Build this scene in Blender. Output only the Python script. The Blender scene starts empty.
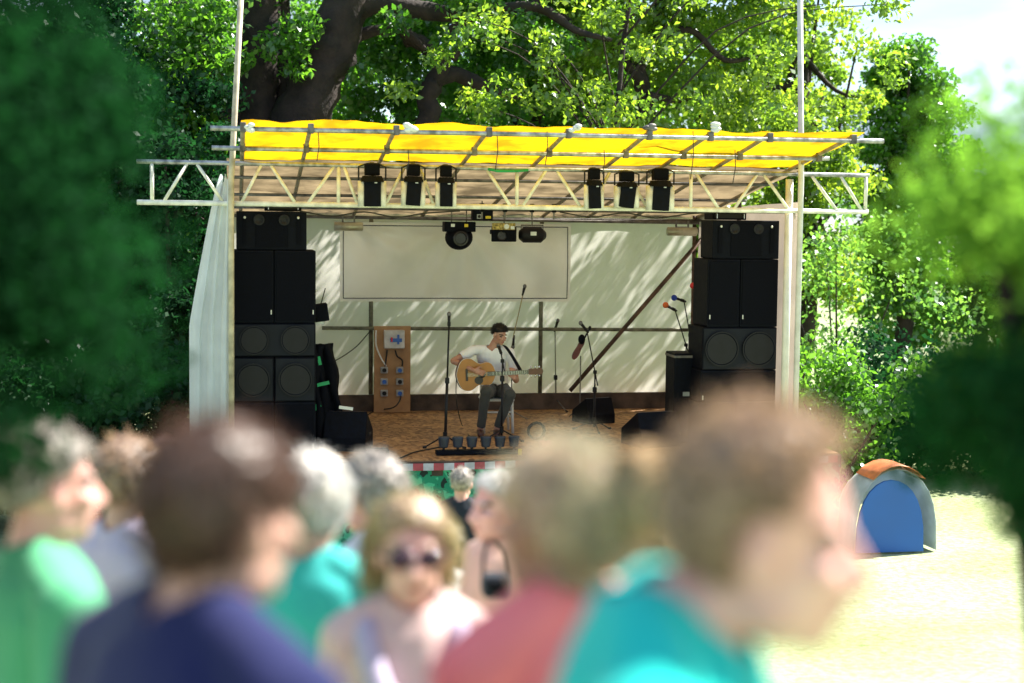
import bpy, bmesh, math, random
import numpy as np
from mathutils import Vector, Matrix, noise
R = math.radians
random.seed(7)
scn = bpy.context.scene
COL = scn.collection
# ------------------------------------------------------------------ camera survey helpers
F = 1584.; H = 3.85; YAW = R(10); PIT = R(4.57); ROLL = R(0.6); CX, CY = -3.13, -17.73
fw = Vector((math.sin(YAW)*math.cos(PIT), math.cos(YAW)*math.cos(PIT), -math.sin(PIT)))
r0 = Vector((math.cos(YAW), -math.sin(YAW), 0)); u0 = r0.cross(fw)
rt = r0*math.cos(ROLL) + u0*math.sin(ROLL); up = u0*math.cos(ROLL) - r0*math.sin(ROLL)
CAM = Vector((CX, CY, H))
def ray(px, py): return fw + rt*((px-512)/F) - up*((py-341.5)/F)
def onY(px, py, Y):
    d = ray(px, py); return CAM + d*((Y-CY)/d.y)
def onZ(px, py, Z):
    d = ray(px, py); return CAM + d*((Z-H)/d.z)
def atD(px, py, D): return CAM + ray(px, py)*D
FL = 1.1          # height of the stage floor
def ground(y):
    s = (y-CY)
    z = H-1.7-.16*s
    if y < CY-6: z = H-1.7+.96 - .05*(CY-6-y)*0 
    k = .35
    return .5*(z+math.sqrt(z*z+k*k)) - .0

# ------------------------------------------------------------------ materials
MATS = {}
def newmat(name):
    m = bpy.data.materials.new(name); m.use_nodes = True
    return m, m.node_tree.nodes, m.node_tree.links
def pbr(name, col, rough=.6, metal=0, noise_amt=.15, scale=8., bump=0, bscale=None, spec=.5, col2=None, coord='Object', detail=6, sheen=0):
    if name in MATS: return MATS[name]
    m, N, L = newmat(name); b = N['Principled BSDF']
    b.inputs['Roughness'].default_value = rough; b.inputs['Metallic'].default_value = metal
    b.inputs['Specular IOR Level'].default_value = spec
    if sheen: b.inputs['Sheen Weight'].default_value = sheen
    tc = N.new('ShaderNodeTexCoord'); n = N.new('ShaderNodeTexNoise'); n.inputs['Scale'].default_value = scale; n.inputs['Detail'].default_value = detail
    L.new(tc.outputs[coord], n.inputs['Vector'])
    r = N.new('ShaderNodeValToRGB')
    c2 = col2 or [c*(1-noise_amt*2) for c in col]; c1 = col if col2 else [min(1, c*(1+noise_amt)) for c in col]
    r.color_ramp.elements[0].position = .33; r.color_ramp.elements[1].position = .67
    r.color_ramp.elements[0].color = (*c2, 1); r.color_ramp.elements[1].color = (*c1, 1)
    L.new(n.outputs['Fac'], r.inputs['Fac']); L.new(r.outputs['Color'], b.inputs['Base Color'])
    rr = N.new('ShaderNodeMapRange'); rr.inputs['To Min'].default_value = max(0, rough-.12); rr.inputs['To Max'].default_value = min(1, rough+.12)
    L.new(n.outputs['Fac'], rr.inputs['Value']); L.new(rr.outputs['Result'], b.inputs['Roughness'])
    if bump:
        n2 = N.new('ShaderNodeTexNoise'); n2.inputs['Scale'].default_value = bscale or scale*4; n2.inputs['Detail'].default_value = 5
        L.new(tc.outputs[coord], n2.inputs['Vector'])
        bp = N.new('ShaderNodeBump'); bp.inputs['Strength'].default_value = bump; bp.inputs['Distance'].default_value = .02
        L.new(n2.outputs['Fac'], bp.inputs['Height']); L.new(bp.outputs['Normal'], b.inputs['Normal'])
    MATS[name] = m; return m
def sheet(name, dif, tra, tw=.5, rough=.6, scale=3., amt=.12, gloss=0, bump=0., var=None, bscale=14.):
    """cloth, tarpaulin or leaf: diffuse and translucent light together"""
    if name in MATS: return MATS[name]
    m, N, L = newmat(name); N.remove(N['Principled BSDF']); out = N['Material Output']
    tc = N.new('ShaderNodeTexCoord'); n = N.new('ShaderNodeTexNoise'); n.inputs['Scale'].default_value = scale; n.inputs['Detail'].default_value = 5
    L.new(tc.outputs['Object'], n.inputs['Vector'])
    def ramp(c, lo):
        r = N.new('ShaderNodeValToRGB'); r.color_ramp.elements[0].position = .35; r.color_ramp.elements[1].position = .65
        r.color_ramp.elements[0].color = (*lo, 1); r.color_ramp.elements[1].color = (*c, 1)
        L.new(n.outputs['Fac'], r.inputs['Fac']); return r.outputs['Color']
    lo1 = [c*(1-amt*2) for c in dif]; lo2 = [c*(1-amt*2) for c in tra]
    if var: lo1 = var[0]; lo2 = var[1]
    d = N.new('ShaderNodeBsdfDiffuse'); t = N.new('ShaderNodeBsdfTranslucent'); mx = N.new('ShaderNodeMixShader'); mx.inputs[0].default_value = tw
    L.new(ramp(dif, lo1), d.inputs['Color']); L.new(ramp(tra, lo2), t.inputs['Color'])
    L.new(d.outputs[0], mx.inputs[1]); L.new(t.outputs[0], mx.inputs[2]); last = mx.outputs[0]
    if gloss:
        g = N.new('ShaderNodeBsdfGlossy'); g.inputs['Roughness'].default_value = rough; g.inputs['Color'].default_value = (.9, .95, 1, 1)
        m2 = N.new('ShaderNodeMixShader'); m2.inputs[0].default_value = gloss; L.new(last, m2.inputs[1]); L.new(g.outputs[0], m2.inputs[2]); last = m2.outputs[0]
    if bump:
        n2 = N.new('ShaderNodeTexNoise'); n2.inputs['Scale'].default_value = bscale; n2.inputs['Detail'].default_value = 4; n2.inputs['Distortion'].default_value = .6
        L.new(tc.outputs['Object'], n2.inputs['Vector'])
        bp = N.new('ShaderNodeBump'); bp.inputs['Strength'].default_value = bump; bp.inputs['Distance'].default_value = .03
        L.new(n2.outputs['Fac'], bp.inputs['Height']); L.new(bp.outputs['Normal'], d.inputs['Normal']); L.new(bp.outputs['Normal'], t.inputs['Normal'])
    L.new(last, out.inputs['Surface']); MATS[name] = m; return m

BLACK = pbr('black_paint', (.0020, .0032, .008), .65, noise_amt=.3, scale=20, bump=.15, bscale=160, spec=.12)
BLACK2 = pbr('black_grille', (.0022, .003, .007), .85, noise_amt=.3, scale=60, bump=.2, bscale=300, spec=.12)
CONE = pbr('paper_cone', (.0045, .006, .012), .95, spec=.03)
PLAST = pbr('black_plastic', (.010, .010, .013), .5, spec=.25)
RUBBER = pbr('rubber', (.02, .02, .02), .8)
STEEL = pbr('galvanised_tube', (.42, .43, .43), .42, metal=.75, noise_amt=.3, scale=12, bump=.1)
ALU = pbr('cream_painted_tube', (.80, .79, .70), .5, metal=0, noise_amt=.15, scale=9)
RUSTY = pbr('brown_steel', (.12, .07, .05), .7, metal=.3, noise_amt=.35, scale=9, bump=.2)
DARKTUBE = pbr('dark_tube', (.16, .15, .14), .55, metal=.5, noise_amt=.3, scale=9)
OLIVE = pbr('olive_tube', (.17, .17, .12), .6, metal=.3, noise_amt=.3, scale=9)
SILVER = pbr('silver_can', (.62, .62, .58), .35, metal=.5, noise_amt=.1)
CHROME = pbr('chrome', (.6, .6, .62), .25, metal=1)
GOLD = pbr('gilt_plate', (.45, .33, .1), .4, metal=.7, noise_amt=.4, scale=40)
WHITEP = pbr('white_paint', (.72, .72, .68), .45, noise_amt=.06)
YELP = pbr('yellow_plastic', (.8, .6, .02), .5)
REDP = pbr('red_plastic', (.6, .02, .03), .5)
BLUEP = pbr('blue_foam', (.02, .06, .4), .8)
BLUSOCK = pbr('blue_socket', (.02, .12, .5), .4)
ORANGEP = pbr('orange_foam', (.65, .13, .03), .8)
GREENP = pbr('green_tape', (.01, .35, .12), .6)
GRAYB = pbr('grey_socket', (.35, .36, .38), .5)
PLY = pbr('plywood', (.44, .25, .11), .6, noise_amt=.2, scale=5, col2=(.3, .16, .07), bump=.1)
WOODD = pbr('dark_board', (.085, .06, .045), .8, noise_amt=.35, scale=4, bump=.3)
LENS = pbr('lens_glass', (.02, .02, .025), .2, spec=.4)

def osb():
    m, N, L = newmat('strand_board'); b = N['Principled BSDF']; b.inputs['Roughness'].default_value = .7
    tc = N.new('ShaderNodeTexCoord'); mp = N.new('ShaderNodeMapping'); mp.inputs['Scale'].default_value = (1, .5, 1)
    L.new(tc.outputs['Object'], mp.inputs['Vector'])
    v = N.new('ShaderNodeTexVoronoi'); v.inputs['Scale'].default_value = 24; v.inputs['Randomness'].default_value = 1; L.new(mp.outputs[0], v.inputs['Vector'])
    r = N.new('ShaderNodeValToRGB'); r.color_ramp.elements[0].color = (.20, .10, .042, 1); r.color_ramp.elements[1].color = (.56, .33, .15, 1)
    e = r.color_ramp.elements.new(.5); e.color = (.41, .225, .10, 1)
    s = N.new('ShaderNodeSeparateColor'); L.new(v.outputs['Color'], s.inputs[0]); L.new(s.outputs[0], r.inputs['Fac'])
    n = N.new('ShaderNodeTexNoise'); n.inputs['Scale'].default_value = 1.4; n.inputs['Detail'].default_value = 8; L.new(tc.outputs['Object'], n.inputs['Vector'])
    mx = N.new('ShaderNodeMix'); mx.data_type = 'RGBA'; mx.blend_type = 'MULTIPLY'; mx.inputs[0].default_value = .75
    r2 = N.new('ShaderNodeValToRGB'); r2.color_ramp.elements[0].position = .38; r2.color_ramp.elements[0].color = (.45, .42, .4, 1); r2.color_ramp.elements[1].position = .6
    L.new(n.outputs['Fac'], r2.inputs['Fac']); L.new(r.outputs['Color'], mx.inputs[6]); L.new(r2.outputs['Color'], mx.inputs[7]); L.new(mx.outputs[2], b.inputs['Base Color'])
    bp = N.new('ShaderNodeBump'); bp.inputs['Strength'].default_value = .3; bp.inputs['Distance'].default_value = .01; L.new(v.outputs['Distance'], bp.inputs['Height']); L.new(bp.outputs['Normal'], b.inputs['Normal'])
    return m
OSB = osb()
def grassmat():
    m, N, L = newmat('lawn'); b = N['Principled BSDF']; b.inputs['Roughness'].default_value = .9; b.inputs['Specular IOR Level'].default_value = .1
    tc = N.new('ShaderNodeTexCoord')
    n = N.new('ShaderNodeTexNoise'); n.inputs['Scale'].default_value = .35; n.inputs['Detail'].default_value = 9; L.new(tc.outputs['Object'], n.inputs['Vector'])
    n2 = N.new('ShaderNodeTexNoise'); n2.inputs['Scale'].default_value = 14; n2.inputs['Detail'].default_value = 6; L.new(tc.outputs['Object'], n2.inputs['Vector'])
    r = N.new('ShaderNodeValToRGB'); r.color_ramp.elements[0].position = .36; r.color_ramp.elements[0].color = (.27, .31, .15, 1); r.color_ramp.elements[1].position = .6; r.color_ramp.elements[1].color = (.37, .42, .26, 1)
    r2 = N.new('ShaderNodeValToRGB'); r2.color_ramp.elements[0].position = .3; r2.color_ramp.elements[0].color = (.6, .65, .5, 1); r2.color_ramp.elements[1].position = .62; r2.color_ramp.elements[1].color = (1, 1, 1, 1)
    L.new(n.outputs['Fac'], r.inputs['Fac']); L.new(n2.outputs['Fac'], r2.inputs['Fac'])
    mx = N.new('ShaderNodeMix'); mx.data_type = 'RGBA'; mx.blend_type = 'MULTIPLY'; mx.inputs[0].default_value = 1
    L.new(r.outputs['Color'], mx.inputs[6]); L.new(r2.outputs['Color'], mx.inputs[7]); L.new(mx.outputs[2], b.inputs['Base Color'])
    bp = N.new('ShaderNodeBump'); bp.inputs['Strength'].default_value = .6; bp.inputs['Distance'].default_value = .05; L.new(n2.outputs['Fac'], bp.inputs['Height']); L.new(bp.outputs['Normal'], b.inputs['Normal'])
    return m

# ------------------------------------------------------------------ mesh builder
class MB:
    def __init__(s): s.v = []; s.f = []; s.mi = []
    def add(s, vs, fs, mi=0):
        b = len(s.v); s.v += [tuple(v) for v in vs]; s.f += [tuple(b+i for i in f) for f in fs]; s.mi += [mi]*len(fs); return s
    def box(s, c, d, rot=None, mi=0):
        c = Vector(c); x, y, z = [q/2 for q in d]; M = rot if rot else Matrix.Identity(3)
        vs = [c+M@Vector((a*x, b*y, e*z)) for a in (-1, 1) for b in (-1, 1) for e in (-1, 1)]
        return s.add(vs, [(0, 1, 3, 2), (4, 6, 7, 5), (0, 4, 5, 1), (2, 3, 7, 6), (0, 2, 6, 4), (1, 5, 7, 3)], mi)
    def prism(s, pts, y0, y1, mi=0):
        """outline in x,z pushed from y0 to y1"""
        n = len(pts); vs = [(p[0], y0, p[1]) for p in pts]+[(p[0], y1, p[1]) for p in pts]
        return s.add(vs, [tuple(range(n))[::-1], tuple(range(n, 2*n))]+[(i, (i+1) % n, n+(i+1) % n, n+i) for i in range(n)], mi)
    def tube(s, pts, rad, n=8, mi=0, cap=True):
        pts = [Vector(p) for p in pts]
        if not hasattr(rad, '__len__'): rad = [rad]*len(pts)
        vs = []; a = None
        for i, p in enumerate(pts):
            t = (pts[min(i+1, len(pts)-1)]-pts[max(i-1, 0)]).normalized()
            if a is None: a = t.cross(Vector((0, 0, 1)) if abs(t.z) < .9 else Vector((0, 1, 0))).normalized()
            a = (a-t*a.dot(t)).normalized(); b = t.cross(a)
            for k in range(n):
                w = 2*math.pi*k/n; vs.append(p+(a*math.cos(w)+b*math.sin(w))*rad[i])
        fs = [(i*n+k, i*n+(k+1) % n, (i+1)*n+(k+1) % n, (i+1)*n+k) for i in range(len(pts)-1) for k in range(n)]
        if cap: fs += [tuple(range(n))[::-1], tuple((len(pts)-1)*n+k for k in range(n))]
        return s.add(vs, fs, mi)
    def ell(s, c, r, rot=None, nu=14, nv=9, mi=0):
        c = Vector(c); M = rot if rot else Matrix.Identity(3)
        if not hasattr(r, '__len__'): r = (r, r, r)
        vs = [c+M@Vector((0, 0, r[2]))]
        for j in range(1, nv):
            th = math.pi*j/nv
            for i in range(nu):
                w = 2*math.pi*i/nu; vs.append(c+M@Vector((r[0]*math.sin(th)*math.cos(w), r[1]*math.sin(th)*math.sin(w), r[2]*math.cos(th))))
        vs.append(c-M@Vector((0, 0, r[2]))); last = len(vs)-1
        fs = [(0, 1+i, 1+(i+1) % nu) for i in range(nu)]
        for j in range(nv-2):
            for i in range(nu): fs.append((1+j*nu+i, 1+(j+1)*nu+i, 1+(j+1)*nu+(i+1) % nu, 1+j*nu+(i+1) % nu))
        fs += [(last, 1+(nv-2)*nu+(i+1) % nu, 1+(nv-2)*nu+i) for i in range(nu)]
        return s.add(vs, fs, mi)
    def grid(s, P, mi=0):
        n, m = len(P), len(P[0]); vs = [p for row in P for p in row]
        return s.add(vs, [(i*m+j, i*m+j+1, (i+1)*m+j+1, (i+1)*m+j) for i in range(n-1) for j in range(m-1)], mi)
    def ringdisc(s, c, rad, n=24, axis='y', mi=0):
        """lathe on the -y axis: rad = list of (r, y offset)"""
        c = Vector(c); vs = []
        for r, y in rad:
            for k in range(n):
                w = 2*math.pi*k/n
                vs.append(c+(Vector((r*math.cos(w), y, r*math.sin(w))) if axis == 'y' else Vector((r*math.cos(w), r*math.sin(w), y))))
        fs = [(i*n+k, i*n+(k+1) % n, (i+1)*n+(k+1) % n, (i+1)*n+k) for i in range(len(rad)-1) for k in range(n)]
        fs.append(tuple((len(rad)-1)*n+k for k in range(n)))
        return s.add(vs, fs, mi)
    def build(s, name, mats, parent=None, smooth=False, bevel=0, kind=None, origin=None):
        me = bpy.data.meshes.new(name)
        o = Vector(origin) if origin is not None else None
        vs = [tuple(Vector(v)-o) for v in s.v] if o is not None else s.v
        me.from_pydata(vs, [], s.f)
        if not isinstance(mats, (list, tuple)): mats = [mats]
        for m in mats: me.materials.append(m)
        if any(s.mi): me.polygons.foreach_set('material_index', s.mi)
        bm = bmesh.new(); bm.from_mesh(me); bmesh.ops.recalc_face_normals(bm, faces=bm.faces); bm.to_mesh(me); bm.free()
        if smooth: me.polygons.foreach_set('use_smooth', [True]*len(me.polygons))
        ob = bpy.data.objects.new(name, me); COL.objects.link(ob)
        if o is not None: ob.location = o
        if bevel:
            b = ob.modifiers.new('Bevel', 'BEVEL'); b.width = bevel; b.segments = 2; b.limit_method = 'ANGLE'
        if parent is not None: ob.parent = parent
        if kind: ob['kind'] = kind
        return ob
def tag(o, label, cat, group=None):
    o['label'] = label; o['category'] = cat
    if group: o['group'] = group
    return o
def thing(name, label, cat, loc=(0, 0, 0), rz=0, group=None):
    o = bpy.data.objects.new(name, None); COL.objects.link(o); o.location = loc; o.rotation_euler = (0, 0, rz); o.empty_display_size = .1
    return tag(o, label, cat, group)
def copy_tree(o, parent=None):
    c = o.copy(); COL.objects.link(c)
    if parent is not None: c.parent = parent
    for ch in list(o.children): copy_tree(ch, c)
    return c
def npmesh(name, V, Fq, mats, mi=None, parent=None, smooth=False):
    me = bpy.data.meshes.new(name); n = len(V); m = len(Fq); k = Fq.shape[1]
    me.vertices.add(n); me.vertices.foreach_set('co', np.ascontiguousarray(V, np.float32).ravel())
    me.loops.add(m*k); me.loops.foreach_set('vertex_index', np.ascontiguousarray(Fq, np.int32).ravel())
    me.polygons.add(m); me.polygons.foreach_set('loop_start', np.arange(0, m*k, k, dtype=np.int32)); me.polygons.foreach_set('loop_total', np.full(m, k, np.int32))
    for q in mats: me.materials.append(q)
    if mi is not None: me.polygons.foreach_set('material_index', np.ascontiguousarray(mi, np.int32))
    if smooth: me.polygons.foreach_set('use_smooth', np.ones(m, bool))
    me.update(); me.validate()
    ob = bpy.data.objects.new(name, me); COL.objects.link(ob)
    if parent is not None: ob.parent = parent
    return ob
def curve_pts(pts, n=6):
    """smooth polyline through the points"""
    P = [Vector(p) for p in pts]; out = []
    for i in range(len(P)-1):
        a = P[max(i-1, 0)]; b = P[i]; c = P[i+1]; d = P[min(i+2, len(P)-1)]
        for k in range(n):
            t = k/n; out.append(.5*((2*b)+(c-a)*t+(2*a-5*b+4*c-d)*t*t+(3*b-a-3*c+d)*t**3))
    out.append(P[-1]); return out
def cord(name, pts, r, mat, label=None, parent=None, cat='cable', sag=0):
    o = MB().tube(curve_pts(pts), r, 6).build(name, mat, parent, smooth=True)
    if label: tag(o, label, cat)
    return o

# ------------------------------------------------------------------ sky, sun, camera, render settings
SUN_EL = R(50); SUN_AZ = math.atan2(.90, .29)      # azimuth clockwise from +Y
w = bpy.data.worlds.new('World'); scn.world = w; w.use_nodes = True
N, L = w.node_tree.nodes, w.node_tree.links
sky = N.new('ShaderNodeTexSky'); sky.sky_type = 'NISHITA'; sky.sun_disc = False; sky.sun_elevation = SUN_EL; sky.sun_rotation = SUN_AZ; sky.dust_density = .4; sky.ozone_density = 3
bg = N['Background']; bg.inputs['Strength'].default_value = .105
tc = N.new('ShaderNodeTexCoord'); mp = N.new('ShaderNodeMapping'); mp.inputs['Scale'].default_value = (1.2, 1.2, 6); L.new(tc.outputs['Generated'], mp.inputs['Vector'])
cn = N.new('ShaderNodeTexNoise'); cn.inputs['Scale'].default_value = 2.2; cn.inputs['Detail'].default_value = 7; L.new(mp.outputs[0], cn.inputs['Vector'])
cr = N.new('ShaderNodeValToRGB'); cr.color_ramp.elements[0].position = .30; cr.color_ramp.elements[1].position = .58; L.new(cn.outputs['Fac'], cr.inputs['Fac'])
mx = N.new('ShaderNodeMix'); mx.data_type = 'RGBA'; L.new(cr.outputs['Color'], mx.inputs[0]); L.new(sky.outputs[0], mx.inputs[6]); mx.inputs[7].default_value = (1.7, 2.1, 2.65, 1)
L.new(mx.outputs[2], bg.inputs['Color'])
sl = bpy.data.lights.new('sun', 'SUN'); sl.energy = 5; sl.angle = R(.5); sl.color = (1, .94, .84)
so = bpy.data.objects.new('sun', sl); COL.objects.link(so)
sd = Vector((math.sin(SUN_AZ)*math.cos(SUN_EL), math.cos(SUN_AZ)*math.cos(SUN_EL), math.sin(SUN_EL)))
so.rotation_euler = sd.to_track_quat('Z', 'Y').to_euler()
cd = bpy.data.cameras.new('camera'); cam = bpy.data.objects.new('camera', cd); COL.objects.link(cam)
cam.matrix_world = Matrix(((rt.x, up.x, -fw.x, CX), (rt.y, up.y, -fw.y, CY), (rt.z, up.z, -fw.z, H), (0, 0, 0, 1)))
cd.sensor_width = 36; cd.lens = F*36/1024; cd.clip_end = 900; cd.clip_start = .05
cd.dof.use_dof = True; cd.dof.focus_distance = 19.3; cd.dof.aperture_fstop = 1.25
scn.camera = cam
scn.view_settings.view_transform = 'Standard'; scn.view_settings.look = 'None'; scn.view_settings.exposure = 1.75; scn.view_settings.gamma = 1
scn.cycles.use_denoising = True
scn.cycles.max_bounces = 8; scn.cycles.transmission_bounces = 6; scn.cycles.diffuse_bounces = 5
scn.cycles.caustics_reflective = False; scn.cycles.caustics_refractive = False
scn.cycles.sample_clamp_indirect = 6
# ------------------------------------------------------------------ ground
xs = [-300, -120, -60]+[-30+1.5*i for i in range(41)]+[60, 120, 300]
ys = [-200, -90, -45]+[-30+.8*i for i in range(76)]+[50, 90, 180, 400]
g = MB().grid([[(x, y, ground(y)+.05*noise.noise(Vector((x*.3, y*.3, 0)))*(1 if y < -5 else .3)-.02) for x in xs] for y in ys]).build('ground', grassmat(), smooth=True, kind='structure')

# ------------------------------------------------------------------ stage platform
XL, XR, YB = -3.13, 3.38, 4.2
st = thing('stage_platform', 'raised wooden stage with strand board floor and green covered front', 'stage', (0, 0, 0))
MB().box((.12, 2.2, FL-.03), (7.5, 4.9, .06)).build('floor_deck', OSB, st)
MB().box((.12, -.29, FL-.09), (7.5, .05, .16)).build('edge_board', WOODD, st, bevel=.006)
PT = pbr('pale_timber', (.4, .33, .2), .7)
for k in range(6): MB().box((-3.55+k*1.47, -.22, .5), (.09, .07, 1.0)).build('support_post', PT, st)
for c_, d_ in (((.12, 4.6, .5), (7.4, .05, .95)), ((-3.6, 2.2, .5), (.05, 4.6, .95)), ((3.85, 2.2, .5), (.05, 4.6, .95))): MB().box(c_, d_).build('side_board', PT, st)
# green leafy camouflage cloth on the stage front
def camo():
    m, N, L = newmat('camouflage_cloth'); b = N['Principled BSDF']; b.inputs['Roughness'].default_value = .85
    tc = N.new('ShaderNodeTexCoord'); v = N.new('ShaderNodeTexNoise'); v.inputs['Scale'].default_value = 7; v.inputs['Detail'].default_value = 3; L.new(tc.outputs['Object'], v.inputs['Vector'])
    r = N.new('ShaderNodeValToRGB'); r.color_ramp.interpolation = 'CONSTANT'; cs = [(0, (.005, .02, .015)), (.44, (.01, .22, .12)), (.56, (.06, .42, .24)), (.66, (.01, .1, .06))]
    r.color_ramp.elements[0].color = (*cs[0][1], 1); r.color_ramp.elements[1].position = .44; r.color_ramp.elements[1].color = (*cs[1][1], 1)
    for p, c in cs[2:]:
        e = r.color_ramp.elements.new(p); e.color = (*c, 1)
    L.new(v.outputs['Fac'], r.inputs['Fac']); L.new(r.outputs['Color'], b.inputs['Base Color']); return m
P = [[(-3.6+7.45*i/90, -.33-.02*math.sin(i*1.3)-.01*math.sin(i*.5), 1.0-.95*j/8) for i in range(91)] for j in range(9)]
MB().grid(P).build('front_cloth', camo(), st, smooth=True)
# red and white tape along the front edge
tp = MB(); n = 64
for i in range(n):
    x0 = -3.6+7.4*i/n; x1 = -3.6+7.4*(i+1)/n
    def zz(x): return 1.10-.018*abs(math.sin(x*1.6))
    tp.add([(x0, -.37, zz(x0)-.08), (x1, -.37, zz(x1)-.08), (x1, -.37, zz(x1)), (x0, -.37, zz(x0))], [(0, 1, 2, 3)], i % 2)
tape = tp.build('barrier_tape', [pbr('tape_white', (.42, .42, .50), .5), pbr('tape_red', (.38, .05, .08), .5)])
tag(tape, 'red and white striped tape strung along the stage front edge', 'barrier tape')

# back kick board
kb = MB().box((.75, YB+.02, FL+.115), (5.6, .05, .23)).build('kick_board', WOODD, st, bevel=.004)

# ------------------------------------------------------------------ cloth walls
CLOTH = sheet('white_tarpaulin', (.87, .86, .82), (.96, .95, .91), .62, amt=.03, scale=2.2, bump=.05)
CLOTHB = sheet('pale_blue_sheet', (.84, .88, .90), (.80, .90, .93), .4, amt=.08, scale=2, bump=.2)
def wrinkle(x, z, s=1.):
    v = Vector((x*1.3*s, z*.6*s, 3.1)); return .04*noise.noise(v)+.005*noise.noise(v*3.1)
P = []
for j in range(41):
    z = 1.33+(3.86-1.33)*j/40
    P.append([(XL+(XR-XL)*i/110, YB+.06+wrinkle(XL+6.5*i/110, z), z) for i in range(111)])
bw = MB().grid(P).build('back_wall_sheet', CLOTH, smooth=True)
tag(bw, 'white tarpaulin wall hung across the back of the stage', 'tarpaulin wall')
P = []
for j in range(31):
    z = .9+(3.95-.9)*j/30
    P.append([(XR+.05+wrinkle(y, z)+.02*math.sin(y*9), y, z+(.09*(1-y/YB))) for y in [YB+.02-(YB-.15)*i/60 for i in range(61)]])
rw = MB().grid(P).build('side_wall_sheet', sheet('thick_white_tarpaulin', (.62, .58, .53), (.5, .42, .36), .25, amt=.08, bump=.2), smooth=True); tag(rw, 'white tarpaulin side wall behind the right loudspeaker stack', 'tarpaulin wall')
P = []
for j in range(31):
    z = .9+(3.9-.9)*j/30
    P.append([(XL-.05+wrinkle(y+9, z), y, z) for y in [YB+.02-(YB-.35)*i/60 for i in range(61)]])
lw = MB().grid(P).build('side_wall_sheet', CLOTH, smooth=True); tag(lw, 'white tarpaulin side wall hidden behind the left loudspeaker stack', 'tarpaulin wall')
# loose drape at the left front corner
P = []
for j in range(49):
    t = j/48; z = 4.22-t*3.6
    wd = .10+.34*min(1, t*2.2)**.8
    P.append([(-3.17-wd*(1-i/44)-.010*math.sin(i*.5+t*2), -.02+.55*(1-i/44)*.5+.035*math.sin(i*.42+t*1.5)+.008*math.sin(i*1.3+t*5), z+.05*math.sin(i*.3)) for i in range(45)])
dr = MB().grid(P).build('drape', CLOTHB, smooth=True); tag(dr, 'pale blue white sheet hanging in folds outside the left stage pole', 'drape')

# ------------------------------------------------------------------ banner
b0 = onY(340, 223, YB-.12); b1 = onY(571, 226, YB-.12); b2 = onY(340, 300, YB-.12); b3 = onY(571, 303, YB-.12)
bx0, bx1, bz1, bz0 = b0.x, b1.x, (b0.z+b1.z)/2+.02, (b2.z+b3.z)/2
def bny(u, v):
    x = u*3.4; z = v
    dx = (u-.52)*3.2; dz = (1.05-v)
    a = math.atan2(dx, dz); rr = math.hypot(dx, dz)
    y = .075*math.sin(a*11+1)*min(1, rr)*math.exp(-.35*rr)*max(0, 1-abs(v-.5)*.3)
    y += .02*noise.noise(Vector((u*3, v*1.5, 0)))
    a2 = math.atan2(u, 1.1-v); y += .04*math.sin(a2*16)*math.exp(-3*u)
    e = min(u, 1-u, v*.5, (1-v)*.5)*25
    return -y*min(1, e)
P = [[(bx0+(bx1-bx0)*i/120, YB-.12+bny(i/120, j/50), bz0+(bz1-bz0)*j/50) for i in range(121)] for j in range(51)]
bn = MB().grid(P).build('banner', sheet('banner_cloth', (.90, .89, .87), (.92, .91, .88), .35, amt=.02, bump=.08), smooth=True)
tag(bn, 'blank pale grey banner with thin black border line hung on back wall', 'banner')
bl = MB(); ins = .045
for (u0_, v0_, u1_, v1_) in ((0, 1, 1, 1), (0, 0, 1, 0), (0, 0, 0, 1), (1, 0, 1, 1)):
    pts = []
    for k in range(61):
        t = k/60; u = u0_+(u1_-u0_)*t; v = v0_+(v1_-v0_)*t
        x = bx0+ins+(bx1-bx0-2*ins)*u; z = bz0+ins+(bz1-bz0-2*ins)*v
        uu = (x-bx0)/(bx1-bx0); vv = (z-bz0)/(bz1-bz0)
        pts.append((x, YB-.128+bny(uu, vv), z))
    dxz = (0, .006) if v0_ == v1_ else (.006, 0)
    bl.grid([[(p[0]-dxz[0], p[1], p[2]-dxz[1]) for p in pts], [(p[0]+dxz[0], p[1], p[2]+dxz[1]) for p in pts]])
bl.build('border_line', pbr('black_print', (.02, .02, .05), .7), bn)

# ------------------------------------------------------------------ scaffold at the back
sf = thing('back_scaffold', 'tube frame of rails and uprights in front of the white back wall', 'scaffold', (0, YB, FL))
def tb(name, a, b, r=.024, mat=OLIVE, par=None, n=10):
    par = par or sf
    return MB().tube([Vector(a)-par.location, Vector(b)-par.location], r, n).build(name, mat, par, smooth=True)
a = onY(322, 328, YB-.05); b = onY(698, 330, YB-.05); tb('rail', a, (XR, a.y, b.z), .026)
for px in (371, 541):
    a = onY(px, 302, YB+.0); b = onY(px, 392, YB+.0); tb('upright', (a.x, YB-.0, 3.8), (a.x, YB-.0, FL+.24), .03)
a = onY(570, 391, YB-.12); b = onY(704, 236, YB-.12); tb('diagonal_brace', a, b+(b-a)*.1, .03, RUSTY)
a = onY(306, 216, YB-.18); b = onY(703, 223, YB-.18); tb('rail', (XL, a.y, a.z), (XR, a.y, b.z), .024, DARKTUBE)
tb('upright', (XR-.04, YB-.1, 3.9), (XR-.04, YB-.1, FL), .028, RUSTY)
a = onY(742, 190, 1.9); tb('upright', (XR-.1, 1.9, 4.05), (XR-.1, 1.9, FL), .03, RUSTY)

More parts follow.
